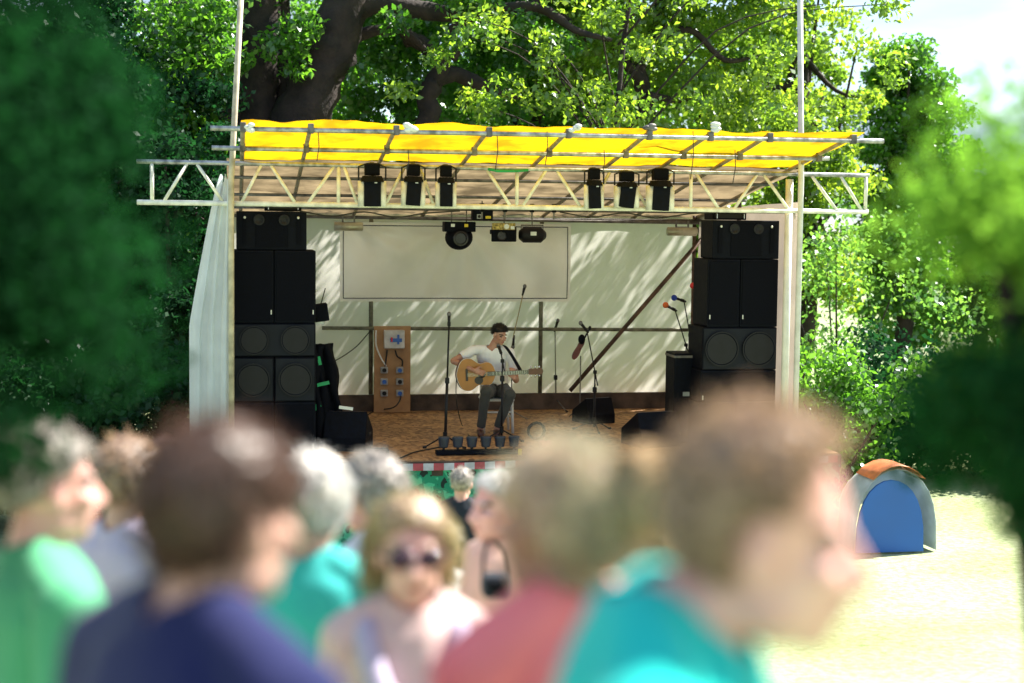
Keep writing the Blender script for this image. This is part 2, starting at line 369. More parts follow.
# ------------------------------------------------------------------ front truss and poles
tr = thing('lighting_truss', 'long cream ladder truss across the stage front carrying lamps', 'truss', (0, 0, 4.15))
def TT(name, a, b, r, mat): return MB().tube([Vector(a)-tr.location, Vector(b)-tr.location], r, 10).build(name, mat, tr, smooth=True)
TT('top_chord', (-4.16, 0, 4.385), (4.24, 0, 4.355), .026, STEEL)
TT('bottom_chord', (-4.16, 0, 3.945), (4.24, 0, 3.93), .03, ALU)
def brace(x0, y0, x1, y1):
    a = onY(x0, y0, 0); b = onY(x1, y1, 0); top = 4.37-.00357*(a.x+4.1); bot = 3.94
    TT('brace', (a.x, 0, top if y0 < y1 else bot), (b.x, 0, bot if y0 < y1 else top), .019, ALU)
TOPS, BOTS = 168, 205
for x0, x1 in ((163, 187), (241, 261), (307, 334), (385, 404), (522, 546), (591, 610), (652, 672), (734, 757), (837, 812)):
    brace(x0, BOTS, x1, TOPS)
for x0, x1 in ((197, 224), (271, 296), (344, 358), (420, 434), (487, 511), (557, 581), (626, 648), (696, 719), (764, 789), (841, 862)):
    brace(x0, TOPS, x1, BOTS)
for x in (152, 338.5, 517, 691, 866): 
    a = onY(x, 185, 0); TT('upright', (a.x, 0, 4.37), (a.x, 0, 3.94), .021, ALU)
# second chord pair behind (box truss back face)
TT('bottom_chord', (-3.2, .32, 3.93), (3.5, .32, 3.92), .024, DARKTUBE)
def pole(label, pts, r, mat):
    o = MB().tube(pts, r, 12).build('scaffold_pole', mat, smooth=True); return tag(o, label, 'pole')
cl = STEEL
a = onY(243, -40, -.07); pole('tall leaning bamboo coloured pole at the left front corner of the stage', [(-3.16, -.07, .02), (-3.15, -.07, 4.2), (a.x, -.07, a.z)], .032, pbr('bamboo_pole', (.50, .44, .32), .5, noise_amt=.2))
a = onY(799, -40, -.07); pole('tall straight pale steel pole at the right front corner of the stage', [(3.38, -.07, .02), (3.38, -.07, 4.3), (a.x, -.07, a.z+.3)], .034, pbr('pale_pole', (.62, .62, .6), .5, noise_amt=.1))
pole('short white upright tube just beside the right front corner pole', [(3.30, .1, FL+.0), (3.30, .1, 4.3)], .045, WHITEP)

# ------------------------------------------------------------------ roof
rf = thing('stage_roof', 'sloping roof of yellow and grey tarpaulin on tube ribs', 'roof', (0, 0, 4.4))
RL = rf.location
def rz(y): return 4.47-.155*y if y > 0 else 4.47-.155*y        # underside height of the cloth
YF = -1.62
def rx0(y): return XL-.0+(.10 if y < -.8 else .02)
def rx1(y): return 3.46
P = []
ny, nx = 26, 120
for j in range(ny+1):
    y = YF-.02+(.42-YF)*j/ny
    row = []
    for i in range(nx+1):
        x = -3.05+(3.50-(-3.05))*i/nx
        sag = -.03*abs(math.sin((x+.2)*math.pi/.84))*math.sin(math.pi*min(1, max(0, (y-YF)/(-YF))))
        z = rz(y)+.035+sag*.8+.035*noise.noise(Vector((x*1.8, y*2.2, 1)))+.012*noise.noise(Vector((x*7, y*3, 3)))
        if j == 0: z += .022*noise.noise(Vector((x*2.5, 0, 5)))
        row.append(Vector((x, y, z))-RL)
    P.append(row)
YEL = sheet('yellow_tarpaulin', (.54, .35, .01), (.70, .475, .005), .6, amt=.2, scale=2.6, bump=.5, gloss=.02, var=((.34, .17, .01), (.44, .22, .005)), bscale=7.)  # brown noise patches: leaf litter, with leaf shade put into the colour too
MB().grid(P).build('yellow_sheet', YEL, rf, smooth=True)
P = []
for j in range(31):
    y = .36+(YB-.24)*j/30
    P.append([Vector((-3.2+(6.75)*i/90, y, rz(y)+.03+.03*noise.noise(Vector((i*.12, y*1.5, 7)))))-RL for i in range(91)])
GREY = sheet('grey_tarpaulin', (.23, .21, .185), (.40, .30, .17), .38, amt=.33, scale=2.4, bump=.3)
MB().grid(P).build('grey_sheet', GREY, rf, smooth=True)
RIBC = pbr('rib_tube', (.30, .25, .17), .55, metal=.2, noise_amt=.2)
ribx = [-3.05, -2.33, -1.52, -.62, .27, 1.15, 1.80, 2.43, 3.25]
ribx = [-3.03, -2.36, -1.5, -.55, .28, 1.14, 1.8, 2.45, 3.38]
for x in ribx:
    MB().tube([Vector((x, YF, rz(YF)-.0))-RL, Vector((x, 0, rz(0)))-RL, Vector((x, YB, rz(YB)))-RL], .024, 8).build('rib', RIBC, rf, smooth=True)
for y, m in ((YF, STEEL), (-.62, STEEL), (1.1, DARKTUBE), (2.3, DARKTUBE), (3.3, DARKTUBE), (YB-.15, DARKTUBE)):
    x0 = -3.35 if y < -1 or y == -.62 else -3.15
    MB().tube([Vector((x0, y, rz(y)-.045))-RL, Vector((3.72 if y < -1 else 3.5, y, rz(y)-.045-.0))-RL], .026 if y < 0 else .02, 10).build('purlin', m, rf, smooth=True)
cb = MB()
for x in ribx:
    for y in (YF, -.62): cb.box(Vector((x, y, rz(y)-.03))-RL, (.06, .07, .10))
cb.build('clamps', DARKTUBE, rf, bevel=.008); rf.children[-1].name = 'clamp_set'
# knotted sheet corners tied over the front tube
for k, px in enumerate((252, 411, 575, 650, 713)):
    a = onY(px, 129, YF); m = MB()
    for q in range(5): m.ell(a+Vector((random.uniform(-.05, .05), -.02, random.uniform(-.02, .05)))-RL, (.035+.02*random.random(), .03, .025))
    m.build('knot', WHITEP if k != 3 else DARKTUBE, rf, smooth=True)
for k, (px, py, ln) in enumerate(((318, 131, .3), (408, 150, .22), (497, 131, .4), (547, 131, .35), (604, 150, .25), (693, 131, .5), (735, 150, .35))):
    a = onY(px, py, YF); MB().tube([a-RL, a+Vector((.01, .0, -ln*.5))-RL, a+Vector((-.01, .02, -ln))-RL], .005, 5).build('tie_cord', RUBBER, rf)
MB().tube([onY(528, 170, -.03), onY(515, 171, -.05), onY(498, 171, -.04), onY(488, 169, -.03)], .016, 8).build('green_rope', GREENP, smooth=True)
gr = bpy.data.objects['green_rope']; gr.name = 'rope'; tag(gr, 'short green rope tied around the truss top chord', 'rope')

# ------------------------------------------------------------------ loudspeakers
def cabinet(name, label, x0, x1, z0, z1, yf, dep, style):
    o = thing(name, label, 'loudspeaker', ((x0+x1)/2, yf+dep/2, z0), 0, 'loudspeaker cabinets stacked at the stage sides')
    wd, ht = x1-x0-.006, z1-z0-.004
    MB().box((0, 0, ht/2), (wd, dep, ht)).build('cabinet', BLACK, o, bevel=.012)
    f = -dep/2-.004
    if style == 'grille':
        MB().box((0, f-.004, ht/2), (wd-.04, .012, ht-.05)).build('grille', BLACK2, o, bevel=.004)
        MB().box((wd/2-.03 if 'left' in label else -wd/2+.03, f-.014, ht*.15), (.012, .008, .05)).build('badge', SILVER, o)
    if style == 'horn':
        MB().box((0, f-.002, ht/2), (wd*.46, .01, ht*.86)).build('grille', BLACK2, o, bevel=.003)
        for sx in (-1, 1):
            MB().box((sx*wd*.39, f-.004, ht*.5), (.05, .012, ht*.7)).build('slot_port', BLACK2, o)
            MB().ell((sx*wd*.38, f-.014, ht*.84), (.014, .006, .016), nu=8, nv=5).build('bolt', SILVER, o)
            MB().ringdisc((sx*wd*.18, f-.012, ht*.78), [(.062, 0), (.062, -.01), (.05, -.012), (.02, .003)], 20).build('tweeter', PLAST, o, smooth=False)
    if style in ('double', 'bin'):
        xs_ = (-wd*.25, wd*.25) if style == 'double' else (0,); r = min(ht*.42, wd*.22 if style == 'double' else wd*.4)
        MB().box((0, f-.002, ht/2), (wd-.03, .01, ht-.03)).build('baffle', pbr('baffle', (.007, .009, .015) , .6, spec=.2), o, bevel=.003)
        for x in xs_:
            m = MB().ringdisc((x, f-.008, ht/2), [(r, 0), (r, -.030), (r*.93, -.034), (r*.88, -.028), (r*.35, -.010), (r*.3, -.018), (0.01, -.026)], 32)
            d = m.build('driver_cone', CONE, o, smooth=False)
            MB().ringdisc((x, f-.038, ht/2), [(r*1.02, 0), (r*1.02, -.004), (r*.95, -.004), (r*.94, 0)], 32).build('surround', PLAST, d)
    return o
YS = .35
def zz_(px, py, Y=YS): return onY(px, py, Y).z
def xx_(px, py, Y=YS): return onY(px, py, Y).x
lx0, lx1 = xx_(232, 350), xx_(316, 350); lm = (lx0+lx1)/2+.0
L1 = [1.1, zz_(270, 402), zz_(270, 357), zz_(270, 323), zz_(270, 250), zz_(270, 211)]
cabinet('loudspeaker', 'square black bass cabinet, bottom outer one of the left stack', lx0, lm, L1[0], L1[1], YS, .7, 'grille')
cabinet('loudspeaker', 'square black bass cabinet, bottom inner one of the left stack', lm, lx1, L1[0], L1[1], YS, .7, 'grille')
cabinet('loudspeaker', 'black cabinet with one large round cone, outer one of the left stack', lx0, lm, L1[1], L1[2], YS, .65, 'bin')
cabinet('loudspeaker', 'black cabinet with one large round cone, inner one of the left stack', lm, lx1, L1[1], L1[2], YS, .65, 'bin')
cabinet('loudspeaker', 'wide low black cabinet with two round cones in the left stack', lx0+.01, lx1, L1[2], L1[3], YS+.02, .6, 'double')
cabinet('loudspeaker', 'tall plain black grille cabinet, outer one of the left stack', lx0+.005, lm, L1[3], L1[4], YS, .6, 'grille')
cabinet('loudspeaker', 'tall plain black grille cabinet, inner one of the left stack', lm, lx1, L1[3], L1[4], YS, .6, 'grille')
cabinet('loudspeaker', 'wide horn loudspeaker with two tweeters on top of left stack', xx_(236, 230), xx_(307, 230), L1[4], L1[5], YS+.02, .5, 'horn')
rx0_, rx1_ = xx_(707, 300), xx_(778, 300); rm = xx_(740, 300)
R1 = [1.1, zz_(735, 402), zz_(735, 370), zz_(735, 327), zz_(735, 259), zz_(735, 220)]
cabinet('loudspeaker', 'square black bass cabinet, bottom inner one of the right stack', xx_(698, 400), rm-.03, R1[0], R1[1], YS, .7, 'grille')
cabinet('loudspeaker', 'square black bass cabinet, bottom outer one of the right stack', rm-.03, rx1_, R1[0], R1[1], YS, .7, 'grille')
cabinet('loudspeaker', 'low black cabinet under the two cone unit of right stack', xx_(700, 380), rx1_, R1[1], R1[2], YS, .65, 'grille')
cabinet('loudspeaker', 'wide low black cabinet with two round cones in the right stack', xx_(702, 350), rx1_, R1[2], R1[3], YS+.0, .6, 'double')
cabinet('loudspeaker', 'tall plain black grille cabinet, inner one of the right stack', rx0_, rm, R1[3], R1[4], YS, .6, 'grille')
cabinet('loudspeaker', 'tall plain black grille cabinet, outer one of the right stack', rm, rx1_, R1[3], R1[4], YS, .6, 'grille')
cabinet('loudspeaker', 'wide horn loudspeaker with two tweeters on top of right stack', xx_(713, 240), xx_(780, 240), R1[4], R1[5], YS+.02, .5, 'horn')
for (xa, xb, zb, lab) in ((265, 302, L1[5], 'flat black amplifier box lying on the left horn loudspeaker'), (716, 750, R1[5], 'flat black amplifier box lying on the right horn loudspeaker')):
    x0, x1 = xx_(xa, 210), xx_(xb, 210)
    o = thing('amplifier', lab, 'amplifier', ((x0+x1)/2, YS+.3, zb))
    MB().box((0, 0, .045), (x1-x0, .35, .09)).build('case', BLACK, o, bevel=.008)
    MB().box((0, -.18, .045), (x1-x0-.05, .01, .05)).build('front_panel', PLAST, o)
    for k in (-1, 1): MB().tube([(k*(x1-x0)*.4, -.18, .02), (k*(x1-x0)*.4, -.22, .02), (k*(x1-x0)*.4, -.22, .07), (k*(x1-x0)*.4, -.18, .07)], .006, 6).build('handle', CHROME, o)
# small monitor beside left stack and flight case beside the right stack
o = thing('small_monitor', 'small tilted black speaker sticking out beside the left stack', 'loudspeaker', (xx_(321, 310, .6)+.0, .6, zz_(321, 321, .6)))
M = Matrix.Rotation(R(-8), 3, 'Y')
MB().box((0, 0, .1), (.16, .2, .2), M).build('cabinet', BLACK, o, bevel=.01); MB().box((0, -.105, .1), (.13, .01, .17), M).build('grille', BLACK2, o)
MB().box((-.06, 0, -.02), (.2, .05, .03)).build('bracket', STEEL, o)
MB().tube([(0, 0, .2), (.05, 0, .38)], .006, 6).build('aerial', RUBBER, o)
x0, x1 = xx_(680, 380, .6), xx_(692, 380, .6)
o = thing('flight_case', 'narrow upright black case against the right loudspeaker stack', 'flight case', (x0+.12, .95, FL))
hh = zz_(685, 352, .95)-FL
MB().box((0, 0, hh/2), (.3, .4, hh)).build('case', BLACK, o, bevel=.01)
for z in (.04, hh-.04): MB().box((0, 0, z), (.312, .412, .03)).build('metal_edging', DARKTUBE, o, bevel=.004)
MB().box((0, -.21, hh*.55), (.08, .02, .05)).build('latch', STEEL, o)
# black cloth draped case with green tape beside the left stack
x0, x1 = xx_(316, 380, .7), xx_(345, 420, .7)
hh = (zz_(320, 320, .8)-FL)*.82
P = [[(x0-.05+t*(x1-x0+.05)+(-.14*(j/16) if t > .4 else 0)+.02*math.sin(j+t*9), .62+.06*math.sin(t*16+j*.3)+.15*t, FL+hh*j/16) for t in [i/14 for i in range(15)]] for j in range(17)]
m = MB().grid(P)
o = m.build('cloth_cover', BLACK2, smooth=True); s = o.modifiers.new('Solidify', 'SOLIDIFY'); s.thickness = .02
tag(o, 'black cloth hanging beside left speaker stack with green tape patches', 'cloth cover')
for k, (px, py, w_, h_) in enumerate(((318, 361, .07, .1), (322, 384, .17, .04), (317, 407, .1, .07))):
    a = onY(px, py, .6); MB().box(a, (w_, .012, h_), Matrix.Rotation(R(-12), 3, 'Y')).build('tape_patch', GREENP, o)

# ------------------------------------------------------------------ wedge monitors
def wedge(label, loc, rz_, w_=.55, h_=.36, d_=.42, tilt=0):
    o = thing('wedge_monitor', label, 'stage monitor', loc, rz_, 'wedge monitors on the stage floor')
    pr = [(-d_/2, 0), (d_/2, 0), (d_/2, h_*.35), (d_*.28, h_), (-d_*.5, h_*.45)]
    m = MB(); n = len(pr)
    vs = [(-w_/2, p[0], p[1]) for p in pr]+[(w_/2, p[0], p[1]) for p in pr]
    m.add(vs, [tuple(range(n)), tuple(range(n, 2*n))[::-1]]+[(i, n+i, n+(i+1) % n, (i+1) % n) for i in range(n)]); m.build('cabinet', BLACK, o, bevel=.012)
    a = Vector((0, -d_*.5, h_*.45)); b = Vector((0, d_*.28, h_)); c = (a+b)/2; ang = math.atan2(b.z-a.z, b.y-a.y)
    M = Matrix.Rotation(ang, 3, 'X')
    MB().box(c+M@Vector((0, 0, .008)), (w_*.86, (b-a).length*.86, .012), M).build('grille', pbr('grey_grille', (.10, .10, .11), .6, bump=.3, bscale=200), o, bevel=.004)
    MB().box((-w_/2-.006, 0, h_*.4), (.012, .12, .03)).build('handle', RUBBER, o)
    return o
a = onZ(595, 423, FL); wedge('tilted black wedge monitor with grey grille, right of the guitarist', (a.x, a.y+.1, FL), R(200), .42, .34, .42)
a = onZ(350, 452, FL); wedge('large black wedge monitor lying in front of left speaker stack', (a.x, a.y+.28, FL), R(165), .5, .46, .5)
a = onZ(655, 447, FL); wedge('dark wedge monitor near the right speaker stack behind crowd heads', (a.x, a.y+.2, FL), R(195), .55, .42, .5)
a = onY(346, 408, .45); MB().box(a, (.16, .02, .035), Matrix.Rotation(R(8), 3, 'Y')).build('set_list', WHITEP); o = bpy.data.objects['set_list']; tag(o, 'small white folded paper lying on top of left wedge monitor', 'paper')
a = onZ(378, 457, FL); o = thing('foot_pedal', 'small flat black box on the floor beside the left wedge monitor', 'box', (a.x, a.y+.1, FL))
MB().box((0, 0, .04), (.26, .18, .08)).build('case', BLACK, o, bevel=.01)
for k in (-1, 0, 1): MB().ringdisc((k*.07, 0, .08), [(.014, 0), (.014, .015), (.005, .017)], 10, 'z').build('button', CHROME, o)

# ------------------------------------------------------------------ lamps on the truss
def flood(label, xa, xb, yt, yb, flip=0):
    """stage lamp seen from its back: black scroller box over a can with pale sides"""
    a = onY((xa+xb)/2, yt, -.02); b = onY((xa+xb)/2, yb, -.02)
    wd = onY(xb, yt, -.02).x-onY(xa, yt, -.02).x; ht = a.z-b.z
    o = thing('stage_lamp', label, 'stage lamp', (a.x, -.05, b.z), 0, 'stage lamps clamped on the front truss')
    y = -.06
    M = Matrix.Rotation(R(flip), 3, 'Y')
    MB().box((0, y, ht*.31), (wd*.62, .13, ht*.6), M).build('back_panel', BLACK, o, bevel=.006)
    for s in (-1, 1):
        m = MB(); m.tube([Vector((s*wd*.37, y, .005)), Vector((s*wd*.37, y, ht*.60))], wd*.16, 12)
        m.build('side_reflector', pbr('pale_reflector', (.72, .71, .66), .5), o, smooth=True)
    MB().tube([(0, y, ht*.58), (0, y, ht*.72)], [wd*.46, wd*.36], 16).build('collar', BLACK, o, smooth=False)
    MB().box((0, y+.01, ht*.86), (wd*.55, .12, ht*.26)).build('ballast_box', BLACK2, o, bevel=.006)
    yk = MB().tube([(-wd*.5, y, ht*.62), (-wd*.5, y, ht*.93), (-wd*.2, y-.01, ht*1.0), (wd*.2, y-.01, ht*1.0), (wd*.5, y, ht*.93), (wd*.5, y, ht*.62)], .010, 6)
    yk.build('yoke', PLAST, o)
    MB().box((0, .03, ht*.98), (.05, .12, .06)).build('hook_clamp', DARKTUBE, o, bevel=.006)
    MB().box((wd*.12, y-.068, ht*.56), (.03, .006, .012)).build('rating_plate', SILVER, o)
    return o
flood('widest black lamp with pale sides, first on the truss from the left', 358, 385, 164, 207)
flood('black lamp with slanted pale sides, second on the truss from the left', 401, 424, 165, 206, 4)
flood('narrow black lamp with pale sides, third on the truss from the left', 435, 455, 166, 207)
flood('narrow black lamp with pale left side, third on the truss from the right', 583, 602, 169, 209, -3)
flood('black lamp with slanted pale sides, second on the truss from the right', 613, 637, 172, 208, 7)
flood('wide black lamp with pale sides, first on the truss from the right', 645, 672, 169, 211, 3)

# lamps hanging from the back rail
YH = 3.6
def hang(o, x, y, z0, z1): MB().tube([(x, y, z0), (x, y, z1)], .008, 6).build('hanger', DARKTUBE, o)
def tubelamp(label, xa, xb, py):
    a = onY(xa, py, YH); b = onY(xb, py+1, YH); c = (a+b)/2
    o = thing('tube_lamp', label, 'lamp', c)
    h = (b.x-a.x)/2
    m = MB().tube([(-h, 0, 0), (-h*.96, 0, 0), (h*.96, 0, 0), (h, 0, 0)], [.045, .06, .06, .045], 16); m.build('reflector_tube', pbr('dull_silver_tube', (.42, .40, .30), .4, metal=.5), o, smooth=True)
    for s in (-.4, .4): MB().box((s*h, 0, .09), (.02, .03, .12)).build('bracket', DARKTUBE, o)
    MB().box((0, 0, .05+.015), (h*.9, .03, .01)).build('mounting_strip', STEEL, o)
tubelamp('dull silver tubular lamp hanging over the left end of the banner', 334, 363, 226)
tubelamp('dull silver tubular lamp hanging beside the right speaker stack', 667, 697, 231)
a = onY(459, 222, 3.3); b = onY(459, 250, 3.3); wd = onY(474, 230, 3.3).x-onY(443, 230, 3.3).x; ht = a.z-b.z
o = thing('moving_head_lamp', 'big round bottomed black lamp hanging before the banner', 'stage lamp', (a.x, 3.3, b.z))
MB().box((0, 0, ht*.83), (wd, .25, ht*.36)).build('base_box', BLACK, o, bevel=.01)
MB().ell((0, 0, ht*.45), (wd*.45, .17, ht*.45), nu=20, nv=12).build('head', BLACK, o, smooth=True)
MB().ringdisc((0, -.16, ht*.42), [(.10, .0), (.10, -.03), (.08, -.035), (.07, -.01)], 20).build('lens', LENS, o)
for s, m_ in ((-.1, SILVER), (.08, YELP)): MB().box((s, -.13, ht*.88), (.05, .006, .04)).build('sticker', m_, o)
hang(o, -.1, 0, ht, ht+.2); hang(o, .1, 0, ht, ht+.2)
a = onY(482, 215, 3.0); o = thing('control_box', 'small black box with grey and yellow labels above the round lamp', 'control box', a)
MB().box((0, 0, 0), (.27, .16, .14)).build('case', BLACK, o, bevel=.01); MB().box((-.05, -.085, -.02), (.06, .008, .06)).build('socket', GRAYB, o); MB().box((.07, -.085, -.03), (.07, .006, .035)).build('sticker', YELP, o); hang(o, 0, 0, .07, .35)
MB().ringdisc((-.05, -.089, -.02), [(.02, 0), (.02, -.006), (.008, -.004)], 12).build('knob', PLAST, o)
a = onY(504, 232, 3.3); o = thing('effect_lamp', 'black box lamp with gilt back plate hanging before the banner', 'stage lamp', a, R(-12))
MB().box((0, 0, -.03), (.33, .24, .2)).build('case', BLACK, o, bevel=.012); MB().box((0, -.1, .075), (.31, .06, .09)).build('gilt_panel', GOLD, o, bevel=.005)
MB().ringdisc((.04, -.135, .075), [(.035, 0), (.035, -.006), (.02, -.006)], 16).build('fan_grille', SILVER, o); MB().box((.12, -.134, .06), (.05, .004, .04)).build('sticker', SILVER, o)
MB().ringdisc((-.02, -.125, -.05), [(.06, 0), (.06, -.02), (.045, -.015)], 18).build('lens', LENS, o); hang(o, 0, 0, .12, .35)
MB().box((-.18, 0, 0), (.02, .05, .06)).build('pivot_knob', PLAST, o)
a = onY(532, 235, 3.3); o = thing('round_lamp', 'round black lamp hanging right of the gilt backed lamp', 'stage lamp', a)
MB().tube([(-.17, .02, 0), (-.12, .0, 0), (.12, 0, 0), (.17, .02, 0)], [.06, .105, .105, .06], 18).build('can', PLAST, o, smooth=True); MB().box((.0, -.11, .02), (.08, .008, .05)).build('sticker', SILVER, o)
MB().tube([(-.15, 0, .0), (-.15, 0, .13), (.15, 0, .13), (.15, 0, 0)], .01, 6).build('yoke', DARKTUBE, o); hang(o, 0, 0, .13, .35)
for k, px in enumerate((505, 532, 554, 482)):
    a = onY(px, 207, .32); o = thing('pipe_clamp', 'small black pipe clamp gripping the lower truss tube, %s' % ('above the gilt backed lamp', 'above the round lamp', 'farthest right of the row', 'above the small control box')[k], 'clamp', (a.x, .32, 3.93), 0, 'pipe clamps on the lower truss tube')
    MB().box((0, 0, 0), (.045, .08, .10)).build('jaw', BLACK, o, bevel=.008); MB().tube([(0, 0, -.05), (0, 0, -.13)], .010, 6).build('bolt', DARKTUBE, o)
for k in range(2):
    pts = [onY(366+k*215, 212, .3)+Vector((0, 0, 0))]
    x0 = 300+k*260
    cord('cable', [onY(x0+q*32, 211+[0, 5, 1, 6, 2, 0][q]+k, .30) for q in range(6)], .009, RUBBER, ('black cable looped along the left half of the lower truss tube', 'black cable looped along the right half of the lower truss tube')[k])

# ------------------------------------------------------------------ electrical board
a = onY(374, 326, YB-.2); b = onY(410, 408, YB-.2)
ex, ez0, ez1 = (a.x+b.x)/2, FL+.01, a.z; w_ = b.x-a.x
eb = thing('electrical_board', 'tall plywood board with sockets and blue switch box at the back wall', 'electrical board', (ex, YB-.22, FL))
MB().box((0, 0, (ez1-ez0)/2+.01), (w_, .025, ez1-ez0)).build('board', PLY, eb, bevel=.003)
def eloc(px, py): q = onY(px, py, YB-.25); return Vector((q.x-ex, -.03, q.z-FL))
p = eloc(394, 339); bx = MB().box(p+Vector((0, -.03, 0)), (.28, .1, .25)).build('switch_box', pbr('pale_box', (.62, .62, .6), .5), eb, bevel=.01)
MB().box(p+Vector((.02, -.085, -.01)), (.16, .02, .05)).build('blue_switch', BLUSOCK, bx); MB().box(p+Vector((.05, -.086, .0)), (.03, .024, .13)).build('blue_switch', BLUSOCK, bx); MB().box(p+Vector((-.04, -.086, -.0)), (.025, .024, .06)).build('red_switch', REDP, bx)
for j in range(3):
    for i in range(2):
        p = eloc(384+i*15.5, 370+j*11.5)
        q = MB().box(p+Vector((0, -.02, 0)), (.1, .06, .09)).build('socket', GRAYB, eb, bevel=.012); MB().ringdisc(p+Vector((0, -.052, 0)), [(.03, 0), (.03, -.012), (.02, -.008)], 12).build('socket_cap', BLUSOCK if (i+j) % 2 else PLAST, q)
for (pp, m_) in (([(387, 350), (386, 358), (385, 366)], RUBBER), ([(395, 350), (397, 356), (402, 360), (402, 366)], RUBBER), ([(376, 330), (376, 345), (381, 358), (386, 366)], WHITEP)):
    MB().tube(curve_pts([eloc(*q)+Vector((0, -.03, 0)) for q in pp]), .011, 6).build('wire', m_, eb, smooth=True)
cord('cable', [eloc(401, 395)+eb.location, onY(399, 402, 3.7), onY(392, 408, 3.7), onZ(375, 411, FL+.01), onZ(360, 420, FL+.01)], .010, RUBBER, 'black cable hanging from the sockets down onto the stage floor')
cord('cable', [onY(371, 330, YB-.08), onY(358, 345, YB-.05), onY(345, 355, YB-.05), onY(331, 363, YB-.05)], .008, RUBBER, 'thin black cable sloping across the white wall beside the board')

# ------------------------------------------------------------------ microphones and stands
def mic(parent, tip, dirv, foam=None, ln=.17):
    """microphone with its grille at tip, body running along dirv"""
    d = Vector(dirv).normalized(); tip = Vector(tip)
    b = MB().tube([tip+d*.02, tip+d*.06, tip+d*ln], [.02, .018, .011], 10).build('microphone', PLAST, parent, smooth=True)
    MB().ell(tip, (.026, .026, .030) if not foam else (.04, .04, .04), nu=12, nv=8).build('mic_head', foam or pbr('mic_mesh', (.16, .16, .17), .5, metal=.6), b, smooth=True)
    return b
def stand(label, base, top, boom=None, tripod=True, mat=PLAST, legs=(20, 140, 260), knuckle=.62, r=.011, foam=None, micdir=None, has_mic=True, leglen=.27):
    base = Vector(base); top = Vector(top)-base
    o = thing('microphone_stand', label, 'microphone stand', base)
    MB().tube([(0, 0, .05), top*knuckle], r*1.25, 10).build('lower_tube', mat, o, smooth=True)
    MB().tube([top*knuckle, top], r*.8, 8).build('upper_tube', mat, o, smooth=True)
    MB().box(top*knuckle, (.05, .05, .07)).build('height_clutch', PLAST, o, bevel=.01)
    MB().tube([(0, 0, .10), (0, 0, .18)], .026, 10).build('hub', PLAST, o)
    for a_ in legs:
        d = Vector((math.cos(R(a_)), math.sin(R(a_)), 0)); l = MB().tube([Vector((0, 0, .14)), d*leglen+Vector((0, 0, .015))], .009, 6).build('leg', mat, o); MB().tube([d*(leglen-.02)+Vector((0, 0, .018)), d*(leglen+.02)+Vector((0, 0, .014))], .015, 8).build('rubber_foot', RUBBER, l)
    end = top
    if boom is not None:
        end = Vector(boom)-base; back = top-(end-top).normalized()*.18
        MB().tube([back, end], .008, 8).build('boom_arm', mat, o, smooth=True); MB().box(top, (.045, .04, .045)).build('boom_clutch', PLAST, o, bevel=.008)
    if has_mic:
        dv = Vector(micdir) if micdir is not None else (Vector((0, 0, -1)))
        mic(o, end-dv.normalized()*.14, dv, foam); MB().tube([end, end-dv.normalized()*.05], .02, 8).build('mic_clip', PLAST, o)
    return o
def zat(px, py, Y): return onY(px, py, Y)
B = onZ(445, 447, FL); stand('tall straight microphone stand with upright microphone, left of the guitarist', B, (zat(449, 326, B.y)), legs=(200, 320, 80), r=.014, knuckle=.55)
B = onZ(501.5, 441, FL); stand('microphone stand directly in front of the seated guitarist', B, zat(502.5, 361, B.y), boom=zat(501, 353, B.y+.12), legs=(200, 330, 90), micdir=(.1, -.9, -.6), knuckle=.78)
B = onZ(594, 431, FL); stand('microphone stand with angled microphone in front of the right wedge monitor', B, zat(595, 372, B.y), boom=zat(587, 331, B.y), legs=(30, 150, 270), micdir=(.7, .2, -.8), knuckle=.7, r=.013)
B = onZ(556, 409, FL); o = stand('pale microphone stand at back with black pen microphone up top', B, zat(555, 330, B.y), mat=DARKTUBE, legs=(10, 180, 280), micdir=(-.3, 0, -1), knuckle=.4, r=.009, leglen=.4)
B = onZ(571, 404, FL+.0); stand('low boom microphone stand reaching down left behind the guitarist', B, zat(573, 343, B.y), boom=zat(545, 380, B.y-.05), legs=(0, 120, 240), micdir=(.5, 0, .7), knuckle=.9, r=.008, mat=DARKTUBE)
B = onZ(690, 418, FL+.0); B.y = 1.9; B.x = onY(687, 400, 1.9).x; o = stand('microphone stand beside right speaker stack with orange foam microphone', B, zat(686, 345, 1.9), boom=zat(675, 310, 1.9), legs=(30, 150, 270), foam=ORANGEP, micdir=(.9, 0, -.45), r=.009)
B2 = Vector((onY(692, 400, 2.2).x, 2.2, FL)); stand('microphone stand beside right speaker stack with blue foam microphone', B2, zat(690, 335, 2.2), boom=zat(684, 301, 2.2), legs=(0, 120, 240), foam=BLUEP, micdir=(.95, 0, -.3), r=.009)
B3 = Vector((onY(705, 400, 1.5).x, 1.5, FL)); stand('microphone stand behind right speaker stack with red foam microphone', B3, zat(706, 300, 1.5), boom=zat(703, 289, 1.5), legs=(0, 120, 240), foam=REDP, micdir=(.95, 0, -.3), r=.009)
